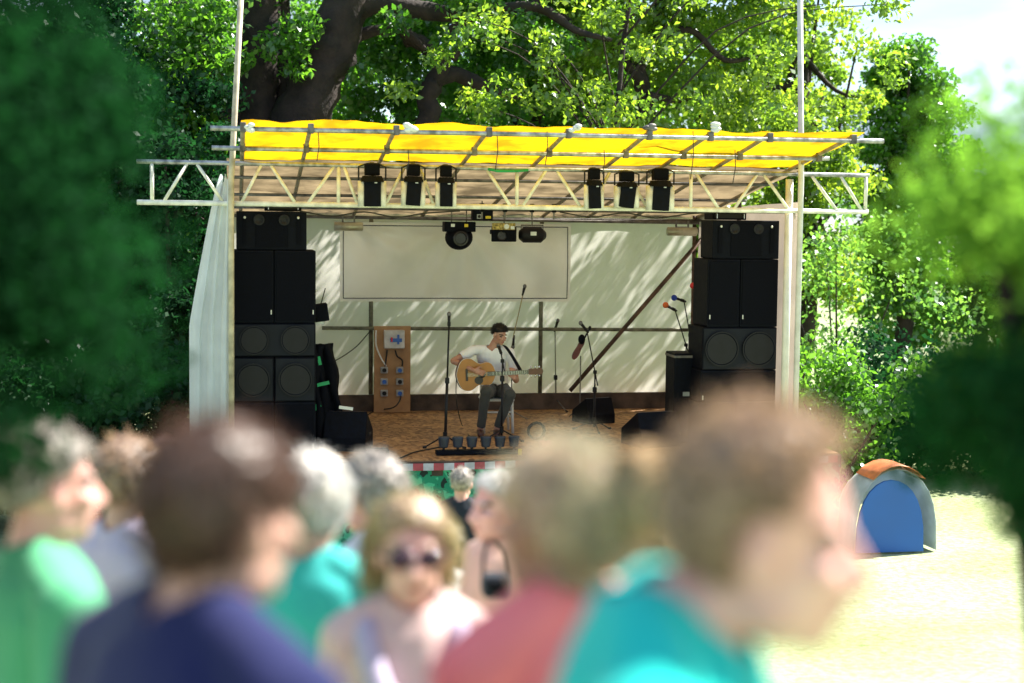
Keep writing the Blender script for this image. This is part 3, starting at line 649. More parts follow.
# slanting rod with a microphone at either end, hung behind the guitarist
a = zat(524, 290, 3.2); b = zat(513, 338, 3.2); B = Vector((b.x-.02, 3.2, FL))
o = thing('choir_microphone_stand', 'slim stand with slanting gilt rod and two small black microphones behind guitarist', 'microphone stand', B)
MB().tube([(0, 0, .02), b-B], .009, 8).build('lower_tube', DARKTUBE, o); MB().tube([b-B, a-B], .007, 8).build('slanting_rod', pbr('gilt_rod', (.35, .28, .14), .5, metal=.4), o)
mic(o, a-B+Vector((.01, 0, .05)), (-.25, 0, -1), ln=.13); mic(o, b-B+Vector((.0, 0, -.12)), (.1, 0, 1), ln=.16)
for a_ in (90, 210, 330):
    d = Vector((math.cos(R(a_)), math.sin(R(a_)), 0)); MB().tube([(0, 0, .12), d*.24+Vector((0, 0, .01))], .008, 6).build('leg', DARKTUBE, o)
# dark folded instrument on a thin stand
B = Vector((zat(580, 400, 3.4).x, 3.4, FL)); o = thing('fiddle_on_stand', 'dark red and black fiddle hung on a thin stand by the brace', 'fiddle', B)
MB().tube([(0, 0, .03), (0, 0, zat(580, 356, 3.4).z-FL)], .008, 8).build('stand_tube', DARKTUBE, o)
for a_ in (90, 210, 330):
    d = Vector((math.cos(R(a_)), math.sin(R(a_)), 0)); MB().tube([(0, 0, .12), d*.2+Vector((0, 0, .01))], .008, 6).build('leg', DARKTUBE, o)
c = zat(579, 348, 3.35)-B; M = Matrix.Rotation(R(28), 3, 'Y')
m = MB()
pr = []
for k in range(28):
    t = 2*math.pi*k/28; rr = .075*(1+.35*math.cos(2*t)*1.2)*(1-.12*math.cos(t)); pr.append((rr*.75*math.sin(t), rr*1.5*math.cos(t)))
m.prism(pr, -.02, .02); m.v = [tuple(M@Vector(v)+c) for v in m.v]; m.build('body', pbr('fiddle_varnish', (.16, .03, .03), .3), o, bevel=.004)
MB().box(c+M@Vector((0, -.01, .2)), (.02, .02, .2), M).build('neck', PLAST, o); MB().ell(c+M@Vector((0, -.01, .31)), (.022, .018, .03), nu=10, nv=6).build('scroll', PLAST, o)
MB().ell(c+M@Vector((-.03, -.03, .12)), (.05, .03, .07), nu=12, nv=8).build('shoulder_rest', BLACK, o)
# ------------------------------------------------------------------ footlights
a = onZ(437, 457, FL); b = onZ(524, 457, FL); Y0 = a.y+.12
fb = thing('footlight_bar', 'black bar with six small dark lamp heads on the stage front edge', 'footlights', ((a.x+b.x)/2, Y0, FL))
ln = b.x-a.x
MB().box((0, 0, .035), (ln, .12, .05)).build('base_bar', BLACK, fb, bevel=.008)
for k in range(6):
    x = onY(443.7+k*14.05, 447, Y0).x-fb.location.x
    h = MB().tube([(x, 0, .09), (x, .0, .10), (x, 0, .20), (x, 0, .21)], [.045, .052, .066, .062], 14).build('lamp_head', pbr('dark_blue_can', (.02, .03, .055), .45), fb, smooth=False)
    MB().ringdisc((x, 0, .208), [(.06, 0), (.058, .004), (.02, -.004)], 14, 'z').build('lens', LENS, h); MB().tube([(x, 0, .05), (x, 0, .10)], .015, 8).build('stem', PLAST, fb)
MB().box((ln/2-.02, -.07, .03), (.04, .02, .08)).build('yellow_tape', YELP, fb)
a = onZ(537, 443, FL); o = MB()
for k in range(5): 
    o.tube([(a.x+.10*math.cos(t/12*2*math.pi)+.012*math.sin(k*3), a.y+.02*k, FL+.14+.10*math.sin(t/12*2*math.pi)+.01*math.cos(k*2)) for t in range(13)], .008, 6)
o = o.build('cable_coil', RUBBER, smooth=True); tag(o, 'coil of black cable standing on the floor right of the footlights', 'cable coil')
a = onZ(540, 446, FL); o = thing('effects_pedal', 'small red effects pedal on the floor beside the cable coil', 'effects pedal', (a.x+.04, a.y-.12, FL)); MB().box((0, 0, .04), (.12, .14, .08)).build('case', pbr('pink_red', (.55, .02, .08), .4), o, bevel=.012); MB().ringdisc((0, -.02, .08), [(.018, 0), (.018, .012), (.006, .014)], 12, 'z').build('switch', CHROME, o)
for k in (-1, 1): MB().ringdisc((k*.03, .04, .08), [(.01, 0), (.009, .012), (.004, .013)], 10, 'z').build('knob', PLAST, o)
cord('cable', [onY(457, 372, 1.6), onY(456, 390, 1.5), onY(457, 405, 1.4), onZ(462, 425, FL+.01), onZ(470, 437, FL+.01)], .006, RUBBER, 'thin black cable looping down beside the guitar body')
cord('cable', [onZ(400, 458, FL+.01), onZ(415, 452, FL+.01), onZ(430, 449, FL+.01), onZ(440, 447, FL+.01)], .008, RUBBER, 'black cable lying on the floor left of the footlights')
# ------------------------------------------------------------------ people
def skinmat(name, c): 
    return pbr(name, c, .5, noise_amt=.08, scale=14, col2=(c[0]*.86, c[1]*.72, c[2]*.68), spec=.35)
LIPS = pbr('lips', (.42, .14, .12), .45); EYEM = pbr('eye', (.06, .045, .04), .2); WHITEE = pbr('eye_white', (.6, .58, .55), .3)
def hairmat(name, c, c2): return pbr(name, c, .45, noise_amt=.3, scale=35, col2=c2, spec=.6)
class Body:
    """closed pieces that a voxel remesh fuses into one continuous figure, with a tag for every piece"""
    def __init__(s, k=1.): s.mb = MB(); s.pr = []; s.k = k
    def cap(s, a, b, ra, rb, tg, t0=0, t1=1):
        a, b = Vector(a), Vector(b); n = 5
        s.mb.tube([a.lerp(b, i/n) for i in range(n+1)], [ra+(rb-ra)*i/n for i in range(n+1)], 14)
        s.mb.ell(a, ra, nu=14, nv=8); s.mb.ell(b, rb, nu=14, nv=8)
        s.pr.append((np.array(a), np.array(b), ra, rb, tg, t0, t1))
    def ell(s, c, r, M=None, tg='head'):
        s.mb.ell(c, r, M, 16, 10)
        s.pr.append((np.array(Vector(c)), np.array(Vector(c)), float(np.mean(r if hasattr(r, '__len__') else [r])), float(np.mean(r if hasattr(r, '__len__') else [r])), tg, 0, 0))
def make_hand(B, wrist, d, side, nrm, curl=.5, s=1., spread=.06):
    """palm, four unequal bent fingers and a thumb leaving the side of the palm; nrm points out of the back of the hand"""
    d = Vector(d).normalized(); n = Vector(nrm); n = (n-d*n.dot(d)).normalized(); x = Vector(side); x = (x-d*x.dot(d)-n*x.dot(n)).normalized()
    M = Matrix((x, d, n)).transposed(); w = Vector(wrist)
    B.mb.ell(w+d*.048*s, (.040*s, .052*s, .016*s), M, 14, 9); B.pr.append((np.array(w), np.array(w+d*.08*s), .03*s, .03*s, 'hand', 0, 0))
    for i, (off, ln) in enumerate(((.029, .070), (.010, .079), (-.010, .073), (-.028, .057))):
        p = w+x*off*s+d*.085*s; dd = (d+x*off*spread*30/1.).normalized() if spread else d; a = 0
        for j, fr_ in enumerate((.42, .32, .26)):
            a += curl*(.7+.12*i) if j else curl*.8
            v = (dd*math.cos(a)-n*math.sin(a)); q = p+v*ln*fr_*s
            B.cap(p, q, (.0095-.001*j)*s, (.0088-.001*j)*s, 'hand'); p = q
    p = w+x*.026*s+d*.022*s; v = (x*.75+d*.62-n*.25).normalized(); q = p+v*.042*s; B.cap(p, q, .014*s, .0115*s, 'hand')
    v2 = (d*.85+x*.2-n*.45).normalized(); B.cap(q, q+v2*.034*s, .0105*s, .009*s, 'hand')
def face_parts(B, T, s):
    """T maps head-local to figure space"""
    M3 = T.to_3x3().normalized()
    def E(c, r, tg='head', rot=None): B.ell(T@Vector(c), [q*s for q in r], M3 if rot is None else M3@rot, tg)
    E((0, -.014, .032), (.076, .096, .086)); E((0, .022, -.028), (.060, .070, .088)); E((0, .058, -.092), (.026, .026, .022))
    for q in (-1, 1):
        E((q*.042, .012, -.066), (.020, .036, .028)); E((q*.040, .062, -.018), (.022, .022, .018))
        E((q*.079, -.004, -.008), (.009, .019, .033), 'ear', Matrix.Rotation(q*.25, 3, 'Z')); E((q*.012, .096, -.036), (.010, .011, .008))
    a, b = T@Vector((0, .086, .012)), T@Vector((0, .110, -.030)); B.cap(a, b, .008*s, .0125*s, 'head')
    a, b = T@Vector((-.040, .076, .024)), T@Vector((.040, .076, .024)); B.cap(a, b, .010*s, .010*s, 'head')
    E((0, .086, -.058), (.022, .013, .007)); E((0, .084, -.070), (.019, .013, .008))
def bake(B, voxel, smooth=4):
    me = bpy.data.meshes.new('tmp'); me.from_pydata(B.mb.v, [], B.mb.f)
    bm = bmesh.new(); bm.from_mesh(me); bmesh.ops.recalc_face_normals(bm, faces=bm.faces); bm.to_mesh(me); bm.free()
    ob = bpy.data.objects.new('tmp', me); COL.objects.link(ob)
    r = ob.modifiers.new('r', 'REMESH'); r.mode = 'VOXEL'; r.voxel_size = voxel
    q = ob.modifiers.new('s', 'SMOOTH'); q.factor = .5; q.iterations = smooth
    ev = ob.evaluated_get(bpy.context.evaluated_depsgraph_get()); m2 = bpy.data.meshes.new_from_object(ev)
    n = len(m2.vertices); V = np.empty(n*3, np.float32); m2.vertices.foreach_get('co', V); V = V.reshape(-1, 3)
    NN = np.empty(n*3, np.float32); m2.vertices.foreach_get('normal', NN); NN = NN.reshape(-1, 3)
    Fq = np.array([p.vertices[:] for p in m2.polygons if len(p.vertices) == 4], np.int32)
    bpy.data.objects.remove(ob); bpy.data.meshes.remove(me); bpy.data.meshes.remove(m2)
    return V, NN, Fq
def classify(V, prs):
    best = np.full(len(V), 1e9); tg = np.zeros(len(V), int); tt = np.zeros(len(V)); names = []
    for a, b, ra, rb, t, t0, t1 in prs:
        if t not in names: names.append(t)
        ab = b-a; L2 = max(1e-9, float(ab@ab)); u = np.clip(((V-a)@ab)/L2, 0, 1)
        d = np.linalg.norm(V-(a+u[:, None]*ab), axis=1)-(ra+(rb-ra)*u)
        m = d < best; best[m] = d[m]; tg[m] = names.index(t); tt[m] = (t0+(t1-t0)*u)[m]
    return tg, tt, names
def sub(V, NN, Fq, mask, off, fold, seed, name, mat, parent, fs=9.):
    idx = mask[Fq].all(axis=1); F2 = Fq[idx]
    if len(F2) == 0: return None
    used = np.unique(F2); mp_ = np.zeros(len(V), np.int32); mp_[used] = np.arange(len(used)); V2 = V[used]; N2 = NN[used]
    f = np.array([noise.noise(Vector((float(v[0])*fs, float(v[1])*fs, float(v[2])*fs*.55+seed))) + .5*noise.noise(Vector((float(v[0])*fs*2.4, float(v[1])*fs*2.4, float(v[2])*fs+seed))) for v in V2])
    o = npmesh(name, V2+N2*(off+fold*f)[:, None], mp_[F2], [mat], None, parent, True)
    s = o.modifiers.new('Solidify', 'SOLIDIFY'); s.thickness = .004; s.offset = -1
    return o
def strand_mesh(name, roots, dirs, lens, rad, mat, parent, segs=5, droop=.5, curl=.02, seed=0, wave=0.):
    rng = np.random.default_rng(seed); n = len(roots); P = np.zeros((n, segs+1, 3)); p = roots.copy(); d = dirs.copy(); P[:, 0] = p
    for j in range(segs):
        d = d+np.array([0, 0, -1])*droop/segs*2+rng.normal(0, curl, (n, 3)); d /= np.linalg.norm(d, axis=1)[:, None]
        p = p+d*(lens/segs)[:, None]; P[:, j+1] = p
    t = dirs; a = np.cross(t, np.array([.3, .2, .9])); a /= np.linalg.norm(a, axis=1)[:, None]+1e-9; b = np.cross(t, a)
    V = np.zeros((n, segs+1, 3, 3))
    for k in range(3):
        w_ = 2*math.pi*k/3; dirv = a*math.cos(w_)+b*math.sin(w_)
        for j in range(segs+1): V[:, j, k] = P[:, j]+dirv*(rad*(1-.85*j/segs))
    V = V.reshape(-1, 3); f = []
    base = np.arange(n)[:, None]*(segs+1)*3
    for j in range(segs):
        for k in range(3): f.append(np.stack([base[:, 0]+j*3+k, base[:, 0]+j*3+(k+1) % 3, base[:, 0]+(j+1)*3+(k+1) % 3, base[:, 0]+(j+1)*3+k], 1))
    return V, np.concatenate(f)
def make_hair(T, s, mat, style, parent, seed):
    """shell over the skull plus tapering strands; style: dict a,b = hairline, th thickness, L strand length, droop"""
    rng = np.random.default_rng(seed); bm = bmesh.new(); bmesh.ops.create_icosphere(bm, subdivisions=5, radius=1); 
    D = np.array([v.co[:] for v in bm.verts]); Fc = [[v.index for v in f.verts] for f in bm.faces]; bm.free()
    a_, b_, th, L_ = style.get('a', 0.0), style.get('b', .72), style.get('th', .012), style.get('L', .03)
    c = np.array([0, -.014, .032]); r = np.array([.076, .096, .086])
    base = c+D*r
    low = style.get('low', -.075)
    v = base[:, 2]-(a_+b_*base[:, 1]); v = np.minimum(v, base[:, 2]-low+0*v)
    if style.get('ear', True):
        e = np.hypot((base[:, 1]+.0)/.024, (base[:, 2]+.005)/.034); v = np.minimum(v, (e-1)*.02)
    m = np.clip(v/.012, 0, 1)
    nz = np.array([noise.noise(Vector(q*3.2)+Vector((seed, 0, 0)))*.6+.5*noise.noise(Vector(q*8)+Vector((0, seed, 0))) for q in D])
    thick = th*(1+.55*nz)*(1+style.get('top', .5)*np.clip(D[:, 2], 0, 1))
    P = base+D*(m*thick-(1-m)*.02)[:, None]
    R3 = np.array(T.to_3x3()); t3 = np.array(T.translation); 
    V1 = P@R3.T+t3; F1 = np.array(Fc, np.int32)
    keep = (m[F1] > 0).any(axis=1); F1 = F1[keep]
    o = npmesh('hair', V1, F1, [mat], None, parent, True)
    sel = np.where(m > .6)[0]; n = style.get('n', 900); ix = rng.choice(sel, n)
    comb = np.array(style.get('comb', (0, .2, 0))); dr = D[ix]*style.get('lift', .5)+comb+rng.normal(0, style.get('mess', .25), (n, 3))
    # keep them lying along the head
    dr /= np.linalg.norm(dr, axis=1)[:, None]
    ln = L_*(.6+.8*rng.random(n))
    V2, F2 = strand_mesh('s', P[ix]-D[ix]*.004, dr, ln, style.get('rad', .0022), mat, o, style.get('segs', 4), style.get('droop', .4), style.get('curl', .12), seed)
    V2 = V2@R3.T+t3
    if style.get('tuft'):
        nt = style['tuft']; it = rng.choice(np.where((m > .9) & (D[:, 2] > .15))[0], nt); dt_ = D[it]*.9+comb*.8+rng.normal(0, .35, (nt, 3)); dt_ /= np.linalg.norm(dt_, axis=1)[:, None]
        V3, F3 = strand_mesh('t', P[it]-D[it]*.008, dt_, .02+.028*rng.random(nt), .0045, mat, o, 4, .5, .12, seed+1); F2 = np.concatenate([F2, F3+len(V2)]); V2 = np.concatenate([V2, V3@R3.T+t3])
    c_ = mat.node_tree.nodes['Color Ramp'].color_ramp.elements[1].color; c_ = [c_[0], c_[1], c_[2]]
    sm = sheet(mat.name+'_strand', [min(.75, q*1.4+.03) for q in c_], [min(.9, q*2.6+.14) for q in c_], .5, amt=.15, scale=20)
    npmesh('hair_strands', V2, F2, [sm], None, o, True)
    return o
def finish(B, name, label, T, s, loc, rz_, voxel, skin, shirt=None, trousers=None, shoe=None, hair=None, sleeve=.62, seed=1, beard=None, fold=.006, trim=None, group=None, neckline=0., eyes=True):
    V, NN, Fq = bake(B, voxel); tg, tt, names = classify(V, B.pr)
    def isg(*n): return np.isin(tg, [names.index(q) for q in n if q in names])
    Ti = np.array(T.inverted()); HL = V@Ti[:3, :3].T+Ti[:3, 3]      # head-local
    NL = NN
    # eye sockets and cheeks pressed in
    for q in (-1, 1):
        dd = np.exp(-(((HL[:, 0]-q*.033)/.014)**2+((HL[:, 2]-.004)/.010)**2))*(HL[:, 1] > .04)*isg('head')
        V = V-NN*(dd*.010)[:, None]
    mi = np.zeros(len(V), int)
    face = (HL[:, 1] > .045) & isg('head')
    for q in (-1, 1):
        mi[face & ((((HL[:, 0]-q*.033)/.015)**2+((HL[:, 2]-.004)/(.0065 if eyes else .0035))**2) < 1)] = 3 if eyes else 4
        if eyes: mi[face & ((((HL[:, 0]-q*.033)/.0065)**2+((HL[:, 2]-.004)/.007)**2) < 1)] = 2
        mi[face & (np.abs(HL[:, 0]-q*.036) < .021) & (np.abs(HL[:, 2]-.029+.25*(np.abs(HL[:, 0])-.03)**2*40) < .0045)] = 4
    mi[face & (((HL[:, 0]/.024)**2+((HL[:, 2]+.064)/.010)**2) < 1)] = 1
    if beard is not None:
        bz = (HL[:, 2] < -.045) & (HL[:, 2] > -.125) & isg('head') & (HL[:, 1] > -.005) & ~((np.abs(HL[:, 0]) < .022) & (np.abs(HL[:, 2]+.064) < .009)); mi[bz] = 4
    fm = np.median(mi[Fq], axis=1).astype(int)
    hm = hair['mat'] if hair else EYEM
    o = npmesh('person', V, Fq, [skin, LIPS, EYEM, WHITEE, hm], fm, None, True)
    tag(o, label, 'person', group)
    if shirt is not None:
        msk = isg('torso', 'shoulder', 'chest') | (isg('upperarm') & (tt < sleeve)) | (isg('forearm') & (sleeve > 1) & (tt < sleeve-1))
        if trousers is None: pass
        sub(V, NN, Fq, msk, .013, fold, seed, 'shirt', shirt, o)
        if trim: sub(V, NN, Fq, msk & (isg('shoulder')), .018, fold, seed, 'shoulder_panel', trim, o)
    if trousers is not None:
        sub(V, NN, Fq, isg('pelvis', 'thigh') | (isg('calf') & (tt < .93)), .012, fold*1.2, seed+3, 'trousers', trousers, o)
    if shoe is not None:
        for q, nme in ((-1, 'footl'), (1, 'footr')):
            sub(V, NN, Fq, isg(nme), .009, .001, seed, 'shoe', shoe, o)
    if hair: make_hair(T, s, hair['mat'], hair, o, seed)
    o.location = loc; o.rotation_euler = (0, 0, rz_)
    return o
def torso(B, k, wf=1., fem=False, belly=0., lean=0., z0=0.):
    rings = [(.84, .135, .09, 0), (.90, .168, .115, -.005), (.98, .160, .112+belly*.4, 0+belly*.3), (1.07, .142+belly*.3, .098+belly*.6, .0+belly*.5), (1.18, .152, .108+belly*.3, .005), (1.28, .168, .118, .008), (1.37, .172, .108, 0), (1.43, .140, .09, -.005), (1.47, .085, .068, -.01), (1.50, .06, .055, -.012)]
    n = 22; vs = []; 
    for z, wx, wy, yo in rings:
        for i in range(n):
            w_ = 2*math.pi*i/n; cx, sx = math.cos(w_), math.sin(w_); e = .82
            x = wx*wf*abs(cx)**e*(1 if cx > 0 else -1); y = wy*wf*abs(sx)**e*(1 if sx > 0 else -1)+yo
            y += lean*max(0, z-.95)
            vs.append((x*k, y*k, (z*k+z0)))
    m = len(rings); fs = [(j*n+i, j*n+(i+1) % n, (j+1)*n+(i+1) % n, (j+1)*n+i) for j in range(m-1) for i in range(n)]+[tuple(range(n))[::-1], tuple((m-1)*n+i for i in range(n))]
    B.mb.add(vs, fs)
    Z = lambda z, x=0, y=0: np.array((x*k, (y+lean*max(0, z-.95))*k, z*k+z0))
    for x in (-.07, .07):
        B.pr.append((Z(.80, x), Z(.93, x), .11*k, .11*k, 'pelvis', 0, 1)); B.pr.append((Z(1.02, x), Z(1.36, x*1.3), .10*k, .09*k, 'torso', 0, 1))
    B.pr.append((Z(1.42, -.13), Z(1.42, .13), .052*k, .052*k, 'shoulder', 0, 1))
    if fem:
        for q in (-1, 1): B.ell(Z(1.27, q*.075, .095), (.062*k, .05*k, .06*k), None, 'torso')
def head_T(k, z=1.625, y=.02, yaw=0, pitch=0, roll=0, s=1., x=0, z0=0):
    return Matrix.Translation(Vector((x*k, y*k, z*k+z0)))@Matrix.Rotation(yaw, 4, 'Z')@Matrix.Rotation(pitch, 4, 'X')@Matrix.Rotation(roll, 4, 'Y')@Matrix.Scale(s, 4)
def standing(label, px, py, D, facing, k_head=1., h=None, skin=None, shirt=None, trousers=None, hair=None, wf=1., fem=False, seed=1, sleeve=.62, voxel=.0085, belly=0., hyaw=0., hpitch=0., hroll=0., arms='down', fold=.007, shoe=None, beard=None, group='people in the crowd', hs=1., hy=0., hz=0.):
    """px,py = head centre in the survey; D = distance; facing: 0 towards the stage, 90 to the right, 180 towards the camera"""
    c = atD(px, py, D); gz = ground(c.y); hh = (c.z-gz)
    k = hh/(1.625-hz)
    rz_ = -YAW-R(facing); B = Body(k); s = hs*min(1.06, max(.94, k))
    torso(B, k, wf, fem, belly)
    T = head_T(k, z=1.625-hz, y=.02+hy, yaw=hyaw, pitch=hpitch, roll=hroll, s=s)
    nk = T@Vector((0, -.022, -.05)); B.cap((0, -.022*k, 1.44*k), nk, .060*k*wf**.5, .052*s, 'neck'); B.pr[-1] = (np.array((0, -.022*k, 1.545*k)), B.pr[-1][1], .040*k, .05*s)+B.pr[-1][4:]; face_parts(B, T, s)
    sw = .178*wf
    for q in (-1, 1):
        S = Vector((q*sw, -.005, 1.405))*k; tr_ = (Vector((q*.05, -.02, 1.475))*k); B.cap(tr_, S, .042*k, .052*k, 'shoulder')
        if arms == 'down': E_, W_ = Vector((q*(sw+.055), -.03, 1.13))*k, Vector((q*(sw+.05), .07, .90))*k; d = Vector((0, .15, -1)); nr = Vector((q, 0, 0)); sd_ = Vector((0, 1, 0)); cu = .25
        elif arms == 'folded': E_, W_ = Vector((q*(sw+.05), .03, 1.14))*k, Vector((q*.03, .19, 1.16+.03*q))*k; d = Vector((-q, .05, .05)); nr = Vector((0, 1, 0)); sd_ = Vector((0, 0, 1)); cu = .3
        elif arms == 'face': E_, W_ = Vector((q*(sw+.04), .12, 1.17))*k, Vector((q*.10, .20, 1.38))*k; d = Vector((-q*.3, -.1, 1)); nr = Vector((q*.6, .8, 0)); sd_ = Vector((-q, 0, 0)); cu = .5
        B.cap(S, E_, .050*k*wf, .039*k, 'upperarm'); B.cap(E_, W_, .039*k, .026*k, 'forearm'); make_hand(B, W_, d, sd_, nr, cu, k)
        Hh, K_, A_ = Vector((q*.09, 0, .88))*k, Vector((q*.10, .015, .48))*k, Vector((q*.105, -.02, .08))*k
        B.cap(Hh, K_, .082*k*wf, .055*k, 'thigh'); B.cap(K_, A_, .052*k, .036*k, 'calf'); nm = 'footl' if q < 0 else 'footr'
        B.cap(A_-Vector((0, .02, .035))*k, A_+Vector((q*.02, .15, -.045))*k, .038*k, .033*k, nm)
    return finish(B, 'person', label, T, s, (c.x+math.sin(rz_)*(.02+hy)*k, c.y-math.cos(rz_)*(.02+hy)*k, gz), rz_, voxel, skin, shirt, trousers, shoe or pbr('shoe_leather', (.05, .04, .035), .5), hair, sleeve, seed, beard, fold, None, group)

SK1 = skinmat('skin_fair', (.66, .40, .31)); SK2 = skinmat('skin_ruddy', (.78, .46, .40)); SK3 = skinmat('skin_tan', (.46, .26, .17)); SK4 = skinmat('skin_pale', (.62, .40, .32))
def fab(n, c, c2=None): return pbr(n, c, .85, noise_amt=.06, scale=5, bump=.12, bscale=220, spec=.2, sheen=.15)
TEAL = fab('teal_cotton', (.0, .55, .48)); NAVY = fab('navy_cotton', (.007, .011, .075)); GREENF = fab('green_cotton', (.09, .40, .20)); CORAL = fab('coral_cotton', (1.0, .22, .22)); PINKF = fab('pale_pink_cotton', (.70, .50, .48))
WHITEF = fab('white_cotton', (.84, .84, .86)); MAG = fab('magenta_cotton', (.45, .03, .22)); LILAC = fab('lilac_cotton', (.52, .46, .62)); TURQ = fab('turquoise_cotton', (.05, .48, .46)); PEACH = fab('peach_cotton', (.72, .45, .36)); DENIM = fab('denim', (.05, .08, .15)); DARKF = fab('dark_cotton', (.015, .02, .03)); KHAKI = fab('khaki_cotton', (.25, .19, .11)); GREYT = fab('grey_cotton', (.055, .058, .055)); TANF = fab('tan_cotton', (.55, .30, .18))
HB = hairmat('dark_brown_hair', (.12, .066, .045), (.028, .015, .010)); HB2 = hairmat('brown_hair', (.36, .24, .165), (.06, .033, .022)); HBL = hairmat('blond_hair', (.44, .31, .19), (.17, .11, .065)); HGR = hairmat('grey_hair', (.34, .30, .27), (.12, .10, .09)); HWH = hairmat('white_hair', (.74, .70, .64), (.48, .44, .38)); HBK = hairmat('black_hair', (.008, .006, .005), (.003, .003, .002)); HGI = hairmat('greying_hair', (.70, .46, .28), (.24, .13, .08))
def short(m, **k): d = dict(mat=m, tuft=160, a=.0, b=.72, th=.010, L=.020, n=1500, droop=.3, comb=(0, .35, .1), mess=.3, lift=.3); d.update(k); return d

# the audience
standing('man with short hair in teal shirt seen in profile, biggest head at right', 766, 540, 1.74, 100, skin=SK2, shirt=TEAL, trousers=DENIM, hair=short(HB2, a=-.005, b=2.1, th=.012, L=.022, n=2600, lift=.35, top=1.4, comb=(0, .6, .15)), wf=1.08, seed=3, voxel=.006, hpitch=R(-6), hs=1.0, hy=.085, hz=.055)
standing('dark haired person in navy shirt seen from behind, biggest head at left', 226, 524, 2.05, 42, skin=SK1, shirt=NAVY, trousers=DENIM, hair=short(HB, a=-.01, b=.60, th=.016, L=.028, n=2800, low=-.085, lift=.25, comb=(0, .1, -.1), droop=.6), wf=1.06, seed=5, voxel=.0065, hs=.96, hz=.03, hy=.02)
bw_ = standing('woman with messy fair hair bun and coral top, left of the teal shirt', 556, 530, 2.35, -40, skin=SK3, shirt=CORAL, trousers=DENIM, hair=short(HGI, a=-.0, b=.55, th=.013, L=.035, n=2400, lift=.3, comb=(.5, -.6, .2), mess=.4, rad=.002), wf=1.0, fem=True, seed=7, voxel=.0065, hpitch=R(6), hz=.035)
standing('blonde woman in sunglasses and pale pink top facing away from the stage', 412, 553, 3.5, 172, skin=SK2, shirt=PINKF, trousers=WHITEF, hair=short(HBL, a=.0, b=.95, th=.014, L=.13, n=2600, low=-.10, lift=.35, droop=1.3, ear=False, comb=(0, -.9, -.1), mess=.15, segs=6, curl=.05, rad=.0028), wf=.9, fem=True, seed=9, voxel=.007)
standing('grey haired man in green shirt facing right at the left edge', 50, 490, 3.5, 60, skin=SK2, shirt=GREENF, trousers=KHAKI, hair=short(HGR, a=.02, b=.75, th=.012, n=1400), wf=1.15, belly=.05, seed=11, hs=1.05)
standing('white haired woman in a turquoise top left of the sunglasses woman', 314, 504, 4.0, 15, skin=SK4, shirt=TURQ, trousers=DENIM, hair=short(HWH, a=-.04, b=.5, th=.018, L=.035, n=1800, low=-.095, ear=False, droop=1.1, comb=(0, -.1, -.3)), wf=1.1, fem=True, seed=13, hs=1.0, sleeve=.9)
standing('grey haired man in a white shirt facing left behind turquoise top', 370, 498, 5.2, -55, skin=SK1, shirt=WHITEF, trousers=DENIM, hair=short(HGR, a=-.005, b=.65, th=.02, n=1200), seed=15, hs=1.08)
standing('person with cropped brown hair and lilac top, second head from left edge', 130, 484, 4.9, 30, skin=SK4, shirt=LILAC, trousers=DENIM, hair=short(HB2, a=-.01, b=.6, th=.02, n=1200), seed=17, wf=.95)
standing('dark haired person in magenta shirt half hidden behind the navy shirt', 168, 478, 5.6, 10, skin=SK1, shirt=MAG, trousers=DARKF, hair=short(HB, a=-.01, b=.6, th=.02, n=1000), seed=19)
standing('pale haired person in a peach top turned left, before the stage', 497, 508, 5.6, -120, skin=SK2, shirt=PEACH, trousers=WHITEF, hair=short(HWH, a=.02, b=.8, th=.010, n=900), seed=21, hs=1.05)
standing('person in dark jacket standing close to the green stage front', 462, 484, 11.5, 10, skin=SK1, shirt=DARKF, trousers=DARKF, hair=short(HGR, n=500), seed=23, sleeve=1.95, voxel=.011)
standing('person in white top half hidden behind the fair hair bun', 652, 556, 5.0, 10, skin=SK4, shirt=DENIM, trousers=DENIM, hair=short(HBL, a=-.02, b=.55, th=.024, L=.06, n=1200), seed=25)['label'] = 'person in dark blue top between the bun and the teal shirt'
standing('person in tan clothes cut off by the right edge of view', 1122, 470, 2.6, -80, skin=SK2, shirt=TANF, trousers=KHAKI, hair=short(HB2, n=1200), seed=27, wf=1.1)
standing('person with white top standing behind the pale pink top', 442, 548, 6.8, 5, skin=SK4, shirt=WHITEF, trousers=DENIM, hair=short(HGR, n=700), seed=29, voxel=.009)
# bun: ball of wound strands at the crown of the woman with the coral top
rng = np.random.default_rng(4)
hp = bw_.children[0]
for ch in bw_.children:
    if ch.name.startswith('hair'): hp = ch
kk = (atD(556, 530, 2.35).z-bw_.location.z)/1.625
kk = (atD(556, 530, 2.35).z-bw_.location.z)/1.59; Tb = head_T(kk, z=1.59, s=min(1.06, max(.94, kk)), pitch=R(6))
cb_ = Tb@Vector((.058, -.115, .080)); m = MB()
m.ell(cb_, (.050, .046, .048), nu=18, nv=12); m.v = [tuple(Vector(v)+(Vector(v)-cb_)*.35*noise.noise(Vector(v)*26)) for v in m.v]
for q in range(150):
    ax = Vector(rng.normal(0, 1, 3)).normalized(); e1 = ax.orthogonal().normalized(); e2 = ax.cross(e1); r_ = .046+.014*rng.random(); t0 = rng.random()*6; ln = 1.5+2.5*rng.random()
    m.tube([cb_+(e1*math.cos(t0+ln*u/7)+e2*math.sin(t0+ln*u/7))*(r_+(.02*u/7 if q % 3 == 0 else 0)) for u in range(8)], [.0035]*5+[.003, .002, .001], 4, cap=False)
m.build('hair_bun', sheet('bun_strand', (.72, .56, .36), (.8, .62, .38), .4, scale=30), hp, smooth=True)
